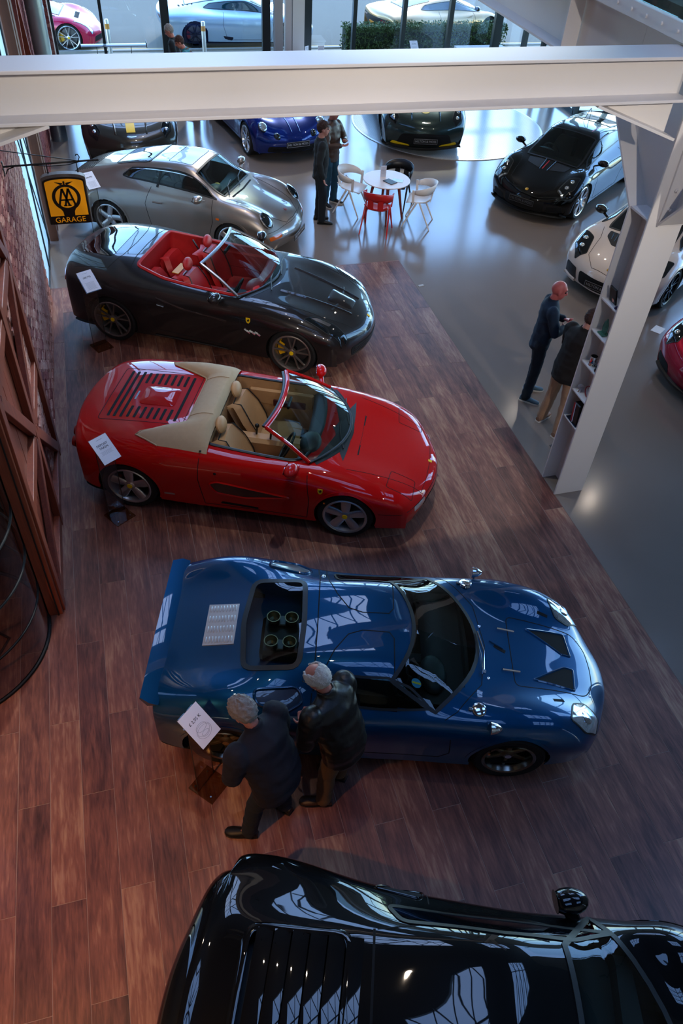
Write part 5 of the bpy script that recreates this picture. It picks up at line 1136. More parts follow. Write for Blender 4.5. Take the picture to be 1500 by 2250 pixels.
# ----- cars parked in the street
RPK = paint('rosso_pink', '#b3123f', metal=.2, rough=.3, flake=.05)
def big(r):
    if -1.8 < r[0] < -.9: r[7] += .04; r[6] += .02
    return r
c = Car('street_red_supercar', 'pinkish red supercar parked in the street outside the window', (-1.72, 26.05, -.07), -8., scaled(EVROWS, 1.03, 1.05, .98, big), RPK, nu=120, nv=30)
mids(c, 2.65, .345, dict(rim=.275, style='pair', n=5, width=(.03, .024), col=MATS['bright_alloy'], cap=YEL, caliper=mat('yellow_caliper', '#d09a06', rough=.4)), gm=mat('sky_glass', '#0c2c33', rough=.03, coat=1.)); lamps(c, [(1.50, .84), (1.60, .72), (2.0, .60), (1.98, .70)], LAMP, False); gaps(c)
badge(c, (.92, .70), 'R', (PI / 2, 0, 0), .10); mirror(c, .74, 1.0, .95, RPK); c.patch('front_grille', rounded([(-.6, .2), (.6, .2), (.6, .34), (-.6, .34)], .05), 'front', GAP, off=.004)
for y in (.0,): c.line('bonnet_duct', [(1.5, .3), (1.52, -.3)], 'top', .12, GAP, off=.002)
SBL = paint('ice_blue_silver', '#9fb4c8', metal=.55, rough=.28, flake=.05)
c = Car('street_silver_supercar', 'ice blue silver supercar parked in the street behind the bollard', (4.30, 25.95, -.07), -3., scaled(EVROWS, 1.06, 1.05, .98, big), SBL, nu=130, nv=32)
mids(c, 2.67, .345, dict(rim=.275, style='pair', n=5, width=(.03, .024), col=MATS['black_alloy'], caliper=mat('red_caliper2', '#8c1512', rough=.4)), gm=mat('sky_glass', '#0c2c33', rough=.03, coat=1.), ur=(4.6, 6.4)); lamps(c, [(1.45, .84), (1.55, .66), (1.92, .60), (1.94, .74)]); gaps(c, doorx=(-.5, .9)); mirror(c, .74, 1.0, .95, SBL)
for sg in (1, -1):
    c.patch('tail_lamp', rounded([(sg * .34, .78), (sg * .86, .76), (sg * .84, .62), (sg * .5, .70)], .03), 'rear', BLACKM, off=.006, rings=3, parent=c.root); c.line('lamp_strip', [(sg * .40, .76), (sg * .84, .72)], 'rear', .02, REDL, off=.012)
    for k in range(4): c.patch('deck_louvre', rounded([(-1.75 + .12 * k, sg * .30), (-1.70 + .12 * k, sg * .30), (-1.68 + .12 * k, sg * .46), (-1.73 + .12 * k, sg * .46)], .015), 'top', GAP, off=.003, rings=2, skirt=0)
c.patch('sill_duct', rounded([(-.55, .34), (-.25, .30), (-.30, .22), (-.5, .26)], .03), 'R', GAP, off=.004, rings=3)
GLD = paint('champagne_gold', '#b08b5d', metal=.6, rough=.28, flake=.05)
c = Car('street_gold_supercar', 'champagne gold wedge supercar parked beyond the hedge', (10.55, 26.0, -.07), 12., scaled(EVROWS, 1.04, 1.08, .95, big), GLD, nu=110, nv=28)
mids(c, 2.65, .345, dict(rim=.275, style='pair', n=5, width=(.03, .024), col=MATS['black_alloy'], caliper=mat('orange_caliper', '#c8501c', rough=.4)), ur=(4.6, 6.4)); gaps(c); mirror(c, .74, 1.02, .95, BLK)
c.patch('tail_panel', rounded([(-.80, .36), (.80, .36), (.78, .72), (-.78, .72)], .06), 'rear', BLACKM, off=.006, parent=c.root); c.patch('rear_plate', rounded([(-.26, .46), (.26, .46), (.26, .57), (-.26, .57)], .01), 'rear', mat('plate_orange', '#d98a1f', rough=.5), off=.02, rings=2, parent=c.root)
for sg in (1, -1): c.line('lamp_strip', [(sg * .40, .68), (sg * .76, .64)], 'rear', .03, REDL, off=.014)
# ================================================================= people
from mathutils import noise as mnoise
SKIN = mat('skin', '#b5796a', rough=.55, noise=.08, nscale=20)
SKINR = mat('ruddy_skin', '#b4705f', rough=.5, noise=.1, nscale=15)
def remesh(name, mb, vox, m, parent, smooth=4, wr=0., wf=9.):
    o = mesh_obj(name, mb.v, mb.f, m, None, False); r = o.modifiers.new('r', 'REMESH'); r.mode = 'VOXEL'; r.voxel_size = vox
    dg = bpy.context.evaluated_depsgraph_get(); me = bpy.data.meshes.new_from_object(o.evaluated_get(dg)); me.name = name
    bpy.data.objects.remove(o); bm = bmesh.new(); bm.from_mesh(me)
    for _ in range(smooth): bmesh.ops.smooth_vert(bm, verts=bm.verts[:], factor=.5, use_axis_x=True, use_axis_y=True, use_axis_z=True)
    if wr:
        bm.normal_update()
        for v in bm.verts:
            p = v.co; n = mnoise.noise(Vector((p.x * wf, p.y * wf, p.z * wf * 1.7))) + .6 * (1 - abs(mnoise.noise(Vector((p.x * 5 + 9, p.y * 5, p.z * 11))) * 2.2)); v.co = p + v.normal * wr * n
    bm.to_mesh(me); bm.free(); me.materials.clear(); me.materials.append(m)
    me.polygons.foreach_set('use_smooth', [True] * len(me.polygons)); ob = link(bpy.data.objects.new(name, me), parent); return ob
def limb(mb, pts, r, flat=1., n=12, up=None):
    """tube with rounded ends"""
    pts = [Vector(p) for p in pts]; mb.tube(pts, r, n, flat=flat, up=up)
    for p, q in ((pts[0], r[0]), (pts[-1], r[-1])): mb.sph(p, q * .98, 10, 6)
def ell(mb, pts, n=16):
    """torso-like stack: (centre, half depth x, half width y, forward tilt)"""
    vs = []; fs = []
    for c, rx, ry, t in pts:
        c = Vector(c); ax = Vector((math.cos(t), 0, -math.sin(t)))
        for k in range(n):
            a = 2 * PI * k / n; vs.append(c + ax * rx * math.cos(a) + Vector((0, 1, 0)) * ry * math.sin(a))
    for i in range(len(pts) - 1):
        for k in range(n): fs.append((i * n + k, i * n + (k + 1) % n, (i + 1) * n + (k + 1) % n, (i + 1) * n + k))
    fs += [tuple(range(n))[::-1], tuple((len(pts) - 1) * n + k for k in range(n))]; mb.add(vs, fs)
def hand(mb, w, d, side, curl=.5, s=1.):
    """palm, four bent fingers of unequal length and a thumb leaving the side of the palm"""
    d = Vector(d).normalized(); x, y, _ = frame(d); y = d.cross(x); w = Vector(w)
    mb.tube([w, w + d * .04 * s, w + d * .085 * s], [.024 * s, .034 * s, .034 * s], 10, flat=.5, up=x)
    for i, L in enumerate((.068, .078, .072, .056)):
        b0 = w + d * .082 * s + x * (.026 - .0175 * i) * s; p1 = b0 + d * L * .45 * s + y * curl * .012 * s; p2 = p1 + d * L * .32 * s * (1 - .3 * curl) + y * curl * .03 * s; p3 = p2 + d * L * .22 * s * (1 - curl) + y * curl * .024 * s
        limb(mb, [b0, p1, p2, p3], [.0095 * s, .009 * s, .0085 * s, .0075 * s], n=8)
    t0 = w + d * .025 * s + x * .024 * s; limb(mb, [t0, t0 + (d * .6 + x * .8) * .035 * s, t0 + (d * .95 + x * .7 + y * .3 * curl) * .062 * s], [.012 * s, .011 * s, .009 * s], n=8)
def person(label, loc, ang, lean=0., side=0., height=1.76, look=0., nod=0., arms=None, feet=None, skin=SKIN, hair=None, hairstyle='short', top=None, topkind='jacket', legs=None, shoes=None, sole=None, vox=.011, bulk=1., group=None, collar=None, glasses=False, vest=None, cat='person', knees=.0, hem=.80, hs=1.):
    s = height / 1.76; root = thing('person', label, cat, (loc[0], loc[1], 0), math.radians(ang), group)
    P0 = Vector((-.04 * (lean > .2), 0, .96)) * 1.0; a = lean
    def T(x, y, z):      # torso point given upright, bent about the pelvis
        d = z - .96; f = max(0, min(1, d / .12)); aa = a * (f if d > 0 else 0); return (Vector((P0.x + x * math.cos(aa) + d * math.sin(aa), y + side * max(0, d), .96 + d * math.cos(aa) - x * math.sin(aa)))) * s
    hipL, hipR = Vector((P0.x, .095, .93)) * s, Vector((P0.x, -.095, .93)) * s
    feet = feet or ((.02, .11, 5), (-.02, -.11, -5)); leg = []
    for (fx, fy, fa), hp in zip(feet, (hipL, hipR)):
        an = Vector((fx, fy, .085 * s)); kn = (hp + an) / 2 + Vector((.03 + knees, 0, .02)); fd = Vector((math.cos(math.radians(fa)), math.sin(math.radians(fa)), 0)); leg.append((hp, kn, an, fd))
    shL, shR = T(0, .168 * bulk, 1.405), T(0, -.168 * bulk, 1.405); neck = T(-.01, 0, 1.47); hb = T(-.005, 0, 1.545)
    ca, sa = math.cos(look), math.sin(look); q = Euler((0, lean * .75 + nod, look)).to_matrix(); hc = hb + q @ Vector((.022, 0, .078)) * s
    def H(x, y, z): return hc + q @ (Vector((x, y, z)) * s)
    arms = arms or {}; A = []
    for sd, sh in ((1, shL), (-1, shR)):
        e, w_ = arms.get(sd, (None, None))
        if e is None: e, w_ = T(-.05, sd * (.25 * bulk + .02), 1.13) if lean < .3 else sh + Vector((.03, sd * .06, -.29)) * s, None
        else: e = Vector(e) * s
        if w_ is None: w_ = e + Vector((.08, sd * .0, -.24)) * s
        else: w_ = Vector(w_) * s
        A.append((sh, e, w_))
    # body: one continuous skin
    b = MB(); ell(b, [(T(0, 0, .90), .08 * s, .13 * s, 0), (T(0, 0, 1.0), .085 * s, .125 * s, a), (T(0, 0, 1.15), .085 * s, .12 * s, a), (T(0, 0, 1.32), .09 * s, .135 * s, a), (T(-.01, 0, 1.42), .07 * s, .13 * s, a), (T(-.01, 0, 1.46), .05 * s, .07 * s, a)])
    limb(b, [T(-.01, 0, 1.42), neck, H(-.01, 0, -.06)], [.062 * s, .055 * s, .055 * s])
    b.sph(H(-.008, 0, .03), tuple(v * s for v in (.097, .076, .095)), 18, 12, rot=q); b.sph(H(.025, 0, -.03), tuple(v * s for v in (.072, .062, .085)), 16, 10, rot=q); b.sph(H(.05, 0, -.085), tuple(v * s for v in (.035, .038, .03)), 10, 8, rot=q)
    limb(b, [H(.088, 0, .025), H(.108, 0, -.012), H(.113, 0, -.026)], [.011 * s, .014 * s, .015 * s], n=8); b.sph(H(.086, 0, .04), tuple(v * s for v in (.014, .048, .012)), 10, 6, rot=q); b.sph(H(.09, 0, -.058), tuple(v * s for v in (.011, .024, .010)), 10, 6, rot=q)
    for sd in (1, -1): b.sph(H(-.005, sd * .078, -.005), tuple(v * s for v in (.020, .010, .033)), 10, 8, rot=q)
    for (sh, e, w_), sd in zip(A, (1, -1)):
        limb(b, [sh, e, w_], [.045 * s, .036 * s, .026 * s]); hand(b, w_, (w_ - e) if (w_ - e).length > .01 else (0, 0, -1), sd, .55, s)
    for hp, kn, an, fd in leg: limb(b, [hp, kn, an], [.075 * s, .05 * s, .038 * s]); limb(b, [an, an + fd * .08 + Vector((0, 0, -.05))], [.03 * s, .022 * s])
    body = remesh('body', b, (.008 if vox < .0105 else .0105), skin, root, smooth=2)
    for sd in (1, -1):
        e = MB(); e.sph(H(.078, sd * .032, .008), .0125 * s, 10, 8); e.build('eye', mat('eye_dark', '#20160f', rough=.2), body); e = MB(); e.tube([H(.088, sd * .015, .034), H(.087, sd * .036, .038), H(.074, sd * .055, .03)], .005 * s, 6); e.build('eyebrow', hair or mat('brow', '#6a5a50', rough=.9), body)
    # trousers
    b = MB(); ell(b, [(T(0, 0, .84), .10 * s, .155 * s, 0), (T(0, 0, .95), .112 * s * bulk, .165 * s * bulk, 0), (T(0, 0, 1.03), .108 * s * bulk, .155 * s * bulk, a * .6)])
    for hp, kn, an, fd in leg: limb(b, [hp + Vector((0, 0, -.01)), hp * .5 + kn * .5, kn, kn * .5 + an * .5, an + Vector((0, 0, -.012))], [.098 * s, .088 * s, .074 * s, .069 * s, .066 * s])
    remesh('trousers', b, vox, legs, root, smooth=4, wr=.006)
    # upper garment
    b = MB(); w = bulk; ell(b, [(T(0, 0, hem), .125 * s * w, .175 * s * w, 0), (T(.01, 0, .93), .128 * s * w, .18 * s * w, a * .2), (T(.015, 0, 1.05), .13 * s * w, .175 * s * w, a), (T(.015, 0, 1.2), .13 * s * w, .18 * s * w, a), (T(0, 0, 1.34), .125 * s * w, .195 * s * w, a), (T(-.01, 0, 1.415), .108 * s, .188 * s * w, a), (T(-.01, 0, 1.45), .085 * s, .13 * s * w, a), (T(-.01, 0, 1.485), .066 * s, .08 * s, a)])
    for sh, e, w_ in A:
        v = w_ + (e - w_).normalized() * .02; limb(b, [sh + Vector((0, 0, -.01)), sh * .5 + e * .5, e, e * .5 + v * .5, v], [.078 * s * w, .07 * s * w, .058 * s * w, .053 * s * w, .047 * s])
    if collar: b.lathe([(.058 * s, 0), (.072 * s, .0), (.068 * s, .075 * s), (.056 * s, .075 * s)], 16, 'z', (0, 0, 0), closed=True); n0 = 16 * 4; qq = Euler((0, a, 0)).to_matrix(); b.v[-n0:] = [tuple(qq @ Vector(v) + T(-.01, 0, 1.445)) for v in b.v[-n0:]]
    j = remesh(topkind, b, vox, top, root, smooth=4, wr=.009)
    if vest:
        b = MB(); ell(b, [(T(0, 0, .92), .14 * s * w, .19 * s * w, a * .2), (T(.015, 0, 1.05), .145 * s * w, .187 * s * w, a), (T(.015, 0, 1.2), .145 * s * w, .19 * s * w, a), (T(0, 0, 1.34), .14 * s * w, .19 * s * w, a), (T(-.01, 0, 1.43), .10 * s, .15 * s * w, a), (T(-.01, 0, 1.48), .07 * s, .09 * s, a)]); remesh('vest', b, vox, vest, root, smooth=4, wr=.009)
    # shoes
    for hp, kn, an, fd in leg:
        lt = Vector((-fd.y, fd.x, 0)); b = MB(); c0 = Vector((an.x, an.y, 0)); P = []
        for t, hw, hh in ((-.075, .02, .05), (-.07, .034, .075), (-.03, .038, .085), (.03, .038, .08), (.09, .044, .055), (.15, .046, .042), (.19, .036, .034), (.205, .014, .026)):
            P.append([c0 + fd * t * s + lt * math.cos(x) * hw * s + Vector((0, 0, max(.012, hh * s * (.5 + .5 * math.sin(x)) + .006))) for x in [2 * PI * k / 14 for k in range(15)]])
        b.grid(P); b.add([p for p in P[0][:-1]], [tuple(range(14))]); b.add([p for p in P[-1][:-1]], [tuple(range(14))]); sh = b.build('shoe', shoes, root, sharp=60)
        b = MB(); out = [(-.078, .030), (-.03, .041), (.03, .041), (.09, .048), (.15, .05), (.19, .038), (.208, .012)]
        b.prism([tuple((c0 + (fd * t + lt * h_) * s)[:2]) for t, h_ in out][::-1] + [tuple((c0 + (fd * t - lt * h_) * s)[:2]) for t, h_ in out], .001, .02); b.build('sole', sole or BLACKM, sh, smooth=False)
    # hair
    if hair:
        n, m_ = 56, 36; vs = []; keep = []
        for i in range(m_ + 1):
            t = PI * i / m_
            for k in range(n):
                ph = 2 * PI * k / n; d = Vector((math.sin(t) * math.cos(ph), math.sin(t) * math.sin(ph), math.cos(t))); p = Vector((d.x * .105 * hs, d.y * .084 * hs, d.z * .105 * hs + .03))
                line = .045 if d.x > .5 else (.045 - (.5 - d.x) * .12)
                ok = p.z > max(line, -.065) if hairstyle != 'bald' else False
                if hairstyle == 'fringe': ok = (p.z > max(line - .03, -.07)) and not (d.z > .70 and d.x > -.35) and d.x < .66
                if abs(d.y) > .8 and p.z < .0 and d.x > -.25: ok = False
                nz = mnoise.noise(p * 45) * .010 + mnoise.noise(p * 130) * .011; vs.append(hc + q @ ((Vector((-.008, 0, 0)) + p * (1 + nz * 10 * (.6 if hairstyle == 'fringe' else 1))) * s)); keep.append(ok)
        fs = [(i * n + k, (i + 1) * n + k, (i + 1) * n + (k + 1) % n, i * n + (k + 1) % n) for i in range(m_) for k in range(n)]; fs = [f for f in fs if sum(keep[v] for v in f) >= 3]
        h_ = mesh_obj('hair', vs, fs, hair, body, True, 0); sm = h_.modifiers.new('s', 'SOLIDIFY'); sm.thickness = .016 * s; sm.offset = -1
    if glasses:
        b = MB()
        for sd in (1, -1):
            b.tube([H(.098, sd * .034 + .024 * math.cos(x), .006 + .019 * math.sin(x)) for x in [2 * PI * k / 14 for k in range(15)]], .0025, 6, cap=False); b.tube([H(.096, sd * .058, .012), H(.0, sd * .082, .014)], .0025, 6)
        b.tube([H(.1, .01, .01), H(.1, -.01, .01)], .0025, 6); b.build('glasses', BLACKM, root)
    return root, T, H
GREYH = mat('grey_hair', '#8a817a', rough=.8, noise=.35, nscale=60, bump=.5, bscale=120)
WHITEH = mat('white_hair', '#bdb6ae', rough=.8, noise=.25, nscale=60, bump=.5, bscale=120)
BROWNH = mat('brown_hair', '#3a2018', rough=.7, noise=.3, nscale=60, bump=.5, bscale=120)
NAVY = mat('navy_cloth', '#13131f', rough=.85, noise=.15, nscale=30, bump=.1, bscale=300)
LEATHERJ = mat('black_leather_jacket', '#171310', rough=.38, noise=.2, nscale=20, bump=.15, bscale=40)
DENIM = mat('dark_denim', '#101b26', rough=.9, noise=.25, nscale=60)
BROWNT = mat('brown_corduroy', '#5f452c', rough=.9, noise=.15, nscale=60)
person('grey-haired man in a navy jacket bending over the price stand', (.50, 2.66), 130, lean=.44, height=1.70, nod=.22, bulk=1.30, skin=SKIN, hair=GREYH, hairstyle='short', top=NAVY, legs=DENIM, shoes=mat('black_shoe', '#0b0a0a', rough=.5), feet=((.10, .20, 30), (.0, -.14, 0)), vox=.010, collar=True, hem=.78,
    arms={1: ((.17, .28, 1.08), (.30, .12, .92)), -1: ((.14, -.29, 1.08), (.29, -.08, .92))}, hs=1.12)
person('man in a black leather jacket and brown trousers peering into the blue car', (1.06, 2.79), 128, lean=.42, height=1.74, nod=.12, look=.2, bulk=1.2, skin=SKINR, hair=WHITEH, hairstyle='fringe', top=LEATHERJ, legs=BROWNT, shoes=mat('brown_shoe', '#3a2216', rough=.5), feet=((.02, .14, 35), (.06, -.13, 10)), vox=.010, collar=True, glasses=True, hem=.80,
    arms={1: ((.14, .27, 1.08), (.30, .10, .95)), -1: ((.15, -.28, 1.09), (.30, -.12, .95))}, hs=1.06)
person('bald man in a navy blazer with folded arms and blue trainers', (5.16, 7.74), -20, lean=.06, height=1.78, nod=.15, skin=mat('flushed_skin', '#bb605c', rough=.45, noise=.1, nscale=15), hair=None, top=mat('blazer_navy', '#0b1f33', rough=.85, noise=.12, nscale=40), topkind='blazer', legs=DENIM, shoes=mat('blue_trainer', '#38505f', rough=.7), sole=mat('white_sole', '#c9c2b8', rough=.7), feet=((.06, .16, 0), (-.02, -.12, -20)), vox=.012, collar=True,  # pink light on his head is put into the skin colour
    arms={1: ((.10, .26, 1.14), (.24, .06, 1.20)), -1: ((.10, -.26, 1.14), (.25, -.05, 1.14))})
person('man in a dark brown jacket and beige chinos beside the shelf column', (5.17, 7.0), 12, lean=.20, height=1.78, nod=.2, bulk=1.18, skin=SKIN, hair=BROWNH, top=mat('dark_brown_jacket', '#150e0b', rough=.9, noise=.15, nscale=40), legs=mat('beige_chino', '#a07b60', rough=.9, noise=.1, nscale=40), shoes=mat('tan_trainer', '#7a5a48', rough=.7), sole=mat('white_sole', '#c9c2b8', rough=.7), feet=((.0, .19, 15), (-.02, -.17, 10)), vox=.012, collar=True, glasses=True,
    arms={1: ((.16, .28, 1.13), (.36, .14, 1.08)), -1: ((.16, -.28, 1.13), (.37, -.12, 1.08))})
person('man in a charcoal sweater with his back to the silver coupe', (3.62, 13.58), -8, lean=.03, height=1.78, skin=SKIN, hair=BROWNH, top=mat('charcoal_sweater', '#17191b', rough=.95, noise=.15, nscale=60, bump=.2, bscale=300), topkind='sweater', legs=mat('navy_jeans', '#0d141c', rough=.9), shoes=mat('black_shoe', '#0b0a0a', rough=.5), feet=((.0, .09, 8), (.05, -.10, -8)), vox=.012)
person('man in a brown leather jacket with crossed arms and blue jeans', (4.02, 14.32), -50, lean=.0, height=1.80, skin=SKINR, hair=BROWNH, top=mat('brown_leather_jacket', '#3a2318', rough=.45, noise=.25, nscale=25), legs=mat('blue_jeans', '#1d4254', rough=.9, noise=.2, nscale=50), shoes=mat('black_shoe', '#0b0a0a', rough=.5), sole=mat('white_sole', '#c9c2b8', rough=.7), feet=((.02, .12, 10), (-.02, -.12, -15)), vox=.012, collar=True,
    arms={1: ((.10, .27, 1.14), (.24, .06, 1.19)), -1: ((.10, -.27, 1.14), (.25, -.05, 1.13))})
person('dark-coated man standing upright beside the winged coupe', (1.88, 20.0), 160, lean=.15, height=1.76, nod=.3, skin=SKINR, hair=GREYH, top=mat('dark_coat', '#15181b', rough=.9), topkind='coat', legs=DENIM, shoes=mat('black_shoe', '#0b0a0a', rough=.5), vox=.014)
person('stooping man in a brown quilted vest over a teal shirt', (2.14, 19.35), 172, lean=.42, height=1.74, nod=.1, skin=SKINR, hair=BROWNH, top=mat('teal_shirt', '#1d6a70', rough=.85), topkind='shirt', legs=DENIM, shoes=mat('black_shoe', '#0b0a0a', rough=.5), vox=.014, vest=mat('brown_vest', '#4a3626', rough=.9, noise=.2, nscale=30),
    arms={1: ((.32, .28, 1.05), (.42, .18, .85)), -1: ((.32, -.28, 1.05), (.42, -.18, .85))})
person('person in a black coat half hidden by the shelf column', (5.86, 7.28), -160, lean=.05, height=1.72, skin=SKIN, hair=BROWNH, top=mat('black_coat', '#0c0c0d', rough=.85), topkind='coat', legs=DENIM, shoes=mat('black_shoe', '#0b0a0a', rough=.5), vox=.014, bulk=1.1)
# ================================================================= furniture, signs, stands and small things
PAPER = mat('white_card', '#e4e2ea', rough=.5); INK = mat('dark_ink', '#14151c', rough=.6); INKG = mat('grey_ink', '#8d8d96', rough=.6)
ACRY = glass('acrylic', '#efece6'); ACRB = glass('smoked_acrylic', '#ddd0bd')
def stand(label, loc, ang, title, zc=1.0, tilt=38, sketch=False):
    """clear floor stand: smoked foot, clear upright and a tilted card holder; the card faces local +x"""
    r = thing('price_stand', label, 'stand', (loc[0], loc[1], 0), math.radians(ang), None)
    b = MB(); b.box((.02, 0, .006), (.26, .25, .012), bev=.003); ft = b.build('foot', ACRB, r, smooth=False)
    for x in (-.07, .1):
        for y in (-.08, .08): b = MB(); b.tube([(x, y, .012), (x, y, .016)], .008, 10); b.build('screw', CHROME, ft)
    b = MB(); b.box((-.02, 0, zc / 2), (.006, .20, zc - .02)); up = b.build('upright', ACRY, r, smooth=False)
    for y in (-.1, .1): b = MB(); b.box((-.02, y, zc / 2), (.008, .005, zc - .02)); b.build('edge', mat('acrylic_edge', '#20241f', rough=.2), up, smooth=False)
    h = bpy.data.objects.new('holder', None); h.empty_display_size = .05; link(h, r); h.location = (0, 0, zc); h.rotation_euler = (0, math.radians(90 - tilt) - PI / 2 + math.radians(tilt * 2) - math.radians(tilt), 0)
    h.rotation_euler = (0, math.radians(tilt), 0)
    b = MB(); b.box((0, 0, 0), (.31, .225, .006)); b.build('pane', ACRY, h, smooth=False)
    b = MB(); b.box((0, 0, .006), (.297, .21, .003)); cdm = b.build('card', PAPER, h, smooth=False)
    if not sketch:
        lines = title.split('\n')
        for i, t in enumerate(lines): text('lettering', t, .036 if len(lines) == 1 else .034, INK, cdm, (-.055 + .036 * i, 0, .008), (0, 0, PI / 2))
        for k in range(10 if len(lines) == 1 else 4): b = MB(); b.box((.02 + .011 * k, 0, .0078), (.002, .12 if k % 3 else .14, .0006)); b.build('print_line', INKG, cdm, smooth=False)
        b = MB(); b.box((-.115, 0, .0078), (.003, .07, .0006)); b.build('print_line', INKG, cdm, smooth=False)
    else:
        text('lettering', title, .036, INK, cdm, (-.055, 0, .008), (0, 0, PI / 2), sx=1.0)
        b = MB()
        for k, (cx, ra, rb) in enumerate(((.055, .055, .075), (.05, .035, .06), (.075, .02, .035), (.02, .03, .05))): b.tube([(cx + ra * math.cos(t), rb * math.sin(t) * (1 if k else .9), .008) for t in [2 * PI * i / 24 for i in range(25)]], .0011, 5, cap=False)
        b.build('line_drawing', INKG, cdm)
    return r
stand('clear price stand with a sketch card beside the blue car', (.02, 3.12), -48, '£ 2,95 K', .98, sketch=True)
stand('clear stand with a DEPOSIT TAKEN card beside the red car', (-.49, 6.55), -57, 'DEPOSIT\nTAKEN', .98)
stand('clear price stand with a white card behind the grey cabriolet', (-.50, 10.08), -64, '£88,795', 1.02)
stand('clear price stand with a white card at the tail of the silver coupe', (-.33, 13.45), -64, '£84,995', 1.02)
stand('clear price stand with a white card by the street window', (7.95, 20.9), -90, '£94,950', 1.0)

# hanging garage sign on a wrought iron bracket
IRON = mat('wrought_iron', '#0c0c0d', rough=.5, metal=.4)
br = thing('sign_bracket', 'black wrought iron bracket arm on the brick wall carrying the garage sign', 'bracket', (-1.155, 9.5, 2.79))
b = MB(); b.tube([(0, 0, 0), (.4, 0, .012), (1.05, 0, .03)], .011, 8); b.build('arm', IRON, br)
b = MB(); b.box((.004, 0, -.02), (.012, .05, .16), bev=.003); b.build('wall_plate', IRON, br)
b = MB(); b.tube([(.0, 0, .18), (.82, 0, .03)], .005, 6); b.build('tie_rod', IRON, br)
b = MB(); b.tube([(.02, 0, -.08), (.05, 0, -.03), (.12, 0, -.005)], .006, 6); b.tube([(.82, 0, .02), (.845, 0, .07), (.83, 0, .10), (.81, 0, .10), (.805, 0, .085)], .006, 6); b.tube([(.30, 0, .005), (.5, 0, -.015), (.7, 0, -.01), (.82, 0, .015)], .005, 6); b.build('scroll', IRON, br)
for x in (.47, .80): b = MB(); b.tube([(x, 0, .02), (x, 0, -.10)], .006, 6); b.tube([(x - .012, 0, -.08), (x, 0, -.10), (x + .012, 0, -.08)], .004, 6); b.build('hanger', IRON, br)
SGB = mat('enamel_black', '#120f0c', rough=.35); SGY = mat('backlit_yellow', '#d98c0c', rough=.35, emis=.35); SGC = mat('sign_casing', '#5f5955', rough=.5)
sg_ = thing('garage_sign', 'yellow and black enamel GARAGE sign with a winged AA emblem', 'sign', (-.535, 9.5, 2.11))
W2, HS = .235, .50
def archp(w, z0, z1, rise, n=14): return [(w, z0), (w, z1)] + [(w * math.cos(PI * k / n), z1 + rise * math.sin(PI * k / n)) for k in range(1, n)] + [(-w, z1), (-w, z0)]
def face(poly, y0, y1, m, nm, par=sg_):
    b = MB(); b.prism(poly, y0, y1, tf=lambda v: Vector((v.x, -v.z, v.y))); return b.build(nm, m, par, smooth=False)
face(archp(W2 + .012, 0, HS + .03, .055), -.05, .035, SGC, 'casing')
pn = face(archp(W2, .0, HS, .05), .035, .041, SGB, 'panel'); yl = face(archp(W2 - .02, .10, HS - .012, .042), .041, .044, SGY, 'yellow_field')
ring = [(.16 * math.cos(a) * 1.0, .315 + .155 * math.sin(a)) for a in [math.radians(-58 + 296 * k / 30) for k in range(31)]]
emb = face(ring + [(-.066, .15), (-.062, .10), (.062, .10), (.066, .15)], .044, .046, SGB, 'emblem')
face([(.122 * math.cos(2 * PI * k / 28), .318 + .122 * math.sin(2 * PI * k / 28)) for k in range(28)], .046, .048, SGY, 'emblem_disc', emb)
def stroke(a, c, w_, par, y=.048, nm='letter_stroke'):
    b = MB(); b.bar((a[0], -y - .001, a[1]), (c[0], -y - .001, c[1]), .002, w_, up=(-(c[1] - a[1]), 0, c[0] - a[0])); return b.build(nm, SGB, par, smooth=False)
for dx in (-.034, .034):
    stroke((dx, .422), (dx - .060, .222), .024, emb); stroke((dx, .422), (dx + .056, .222), .024, emb); stroke((dx - .034, .29), (dx + .034, .29), .018, emb)
    for f in (-.058, .056): stroke((dx + f - .02, .224), (dx + f + .02, .224), .014, emb)
for sd in (1, -1):
    for k in range(6): stroke((sd * (.012 + .004 * k), .483 - .004 * k), (sd * (.10 - .012 * k), .497 - .0065 * k), .005, emb, .045, 'wing_feather')
face([(-.008, .47), (.008, .47), (.012, .50), (0, .51), (-.012, .50)], .046, .048, SGB, 'wing_centre', emb)
text('lettering', 'GARAGE', .088, SGY, sg_, (0, -.042, .048), (PI / 2, 0, 0), sx=1.02)

# round white table and four shell chairs
tb = thing('round_table', 'round white table on tapered reddish wood legs with leaflets', 'table', (4.88, 13.52, 0))
b = MB(); b.lathe([(0, .715), (.41, .715), (.43, .725), (.435, .735), (.43, .742), (0, .742)], 48); b.build('table_top', mat('table_white', '#d9c9c0', rough=.4), tb, sharp=40)
REDW = mat('red_wood', '#6a251a', rough=.5, noise=.2, nscale=10)
for a in (170, 80, -10, -100): ca, sa = math.cos(math.radians(a)), math.sin(math.radians(a)); b = MB(); b.tube([(ca * .22, sa * .22, .715), (ca * .36, sa * .36, .003)], [.032, .018], 8); b.build('leg', REDW, tb)
b = MB(); b.bar((-.22, 0, .67), (.22, 0, .67), .03, .08); b.bar((0, -.22, .67), (0, .22, .67), .03, .08); b.build('apron', REDW, tb, smooth=False)
b = MB(); b.box((-.02, .06, .743 + .1), (.11, .004, .20)); lf = b.build('leaflet_holder', mat('leaflet_pane', '#bdbcc6', rough=.2)); tag(lf, 'upright printed notice standing on the round table', 'sign'); lf.location = (4.86, 13.56, 0)
for k in range(8): bb = MB(); bb.box((-.02, .0575, .80 + .016 * k), (.08 if k % 3 else .05, .001, .004)); bb.build('print_line', INKG if k != 4 else INK, lf, smooth=False)
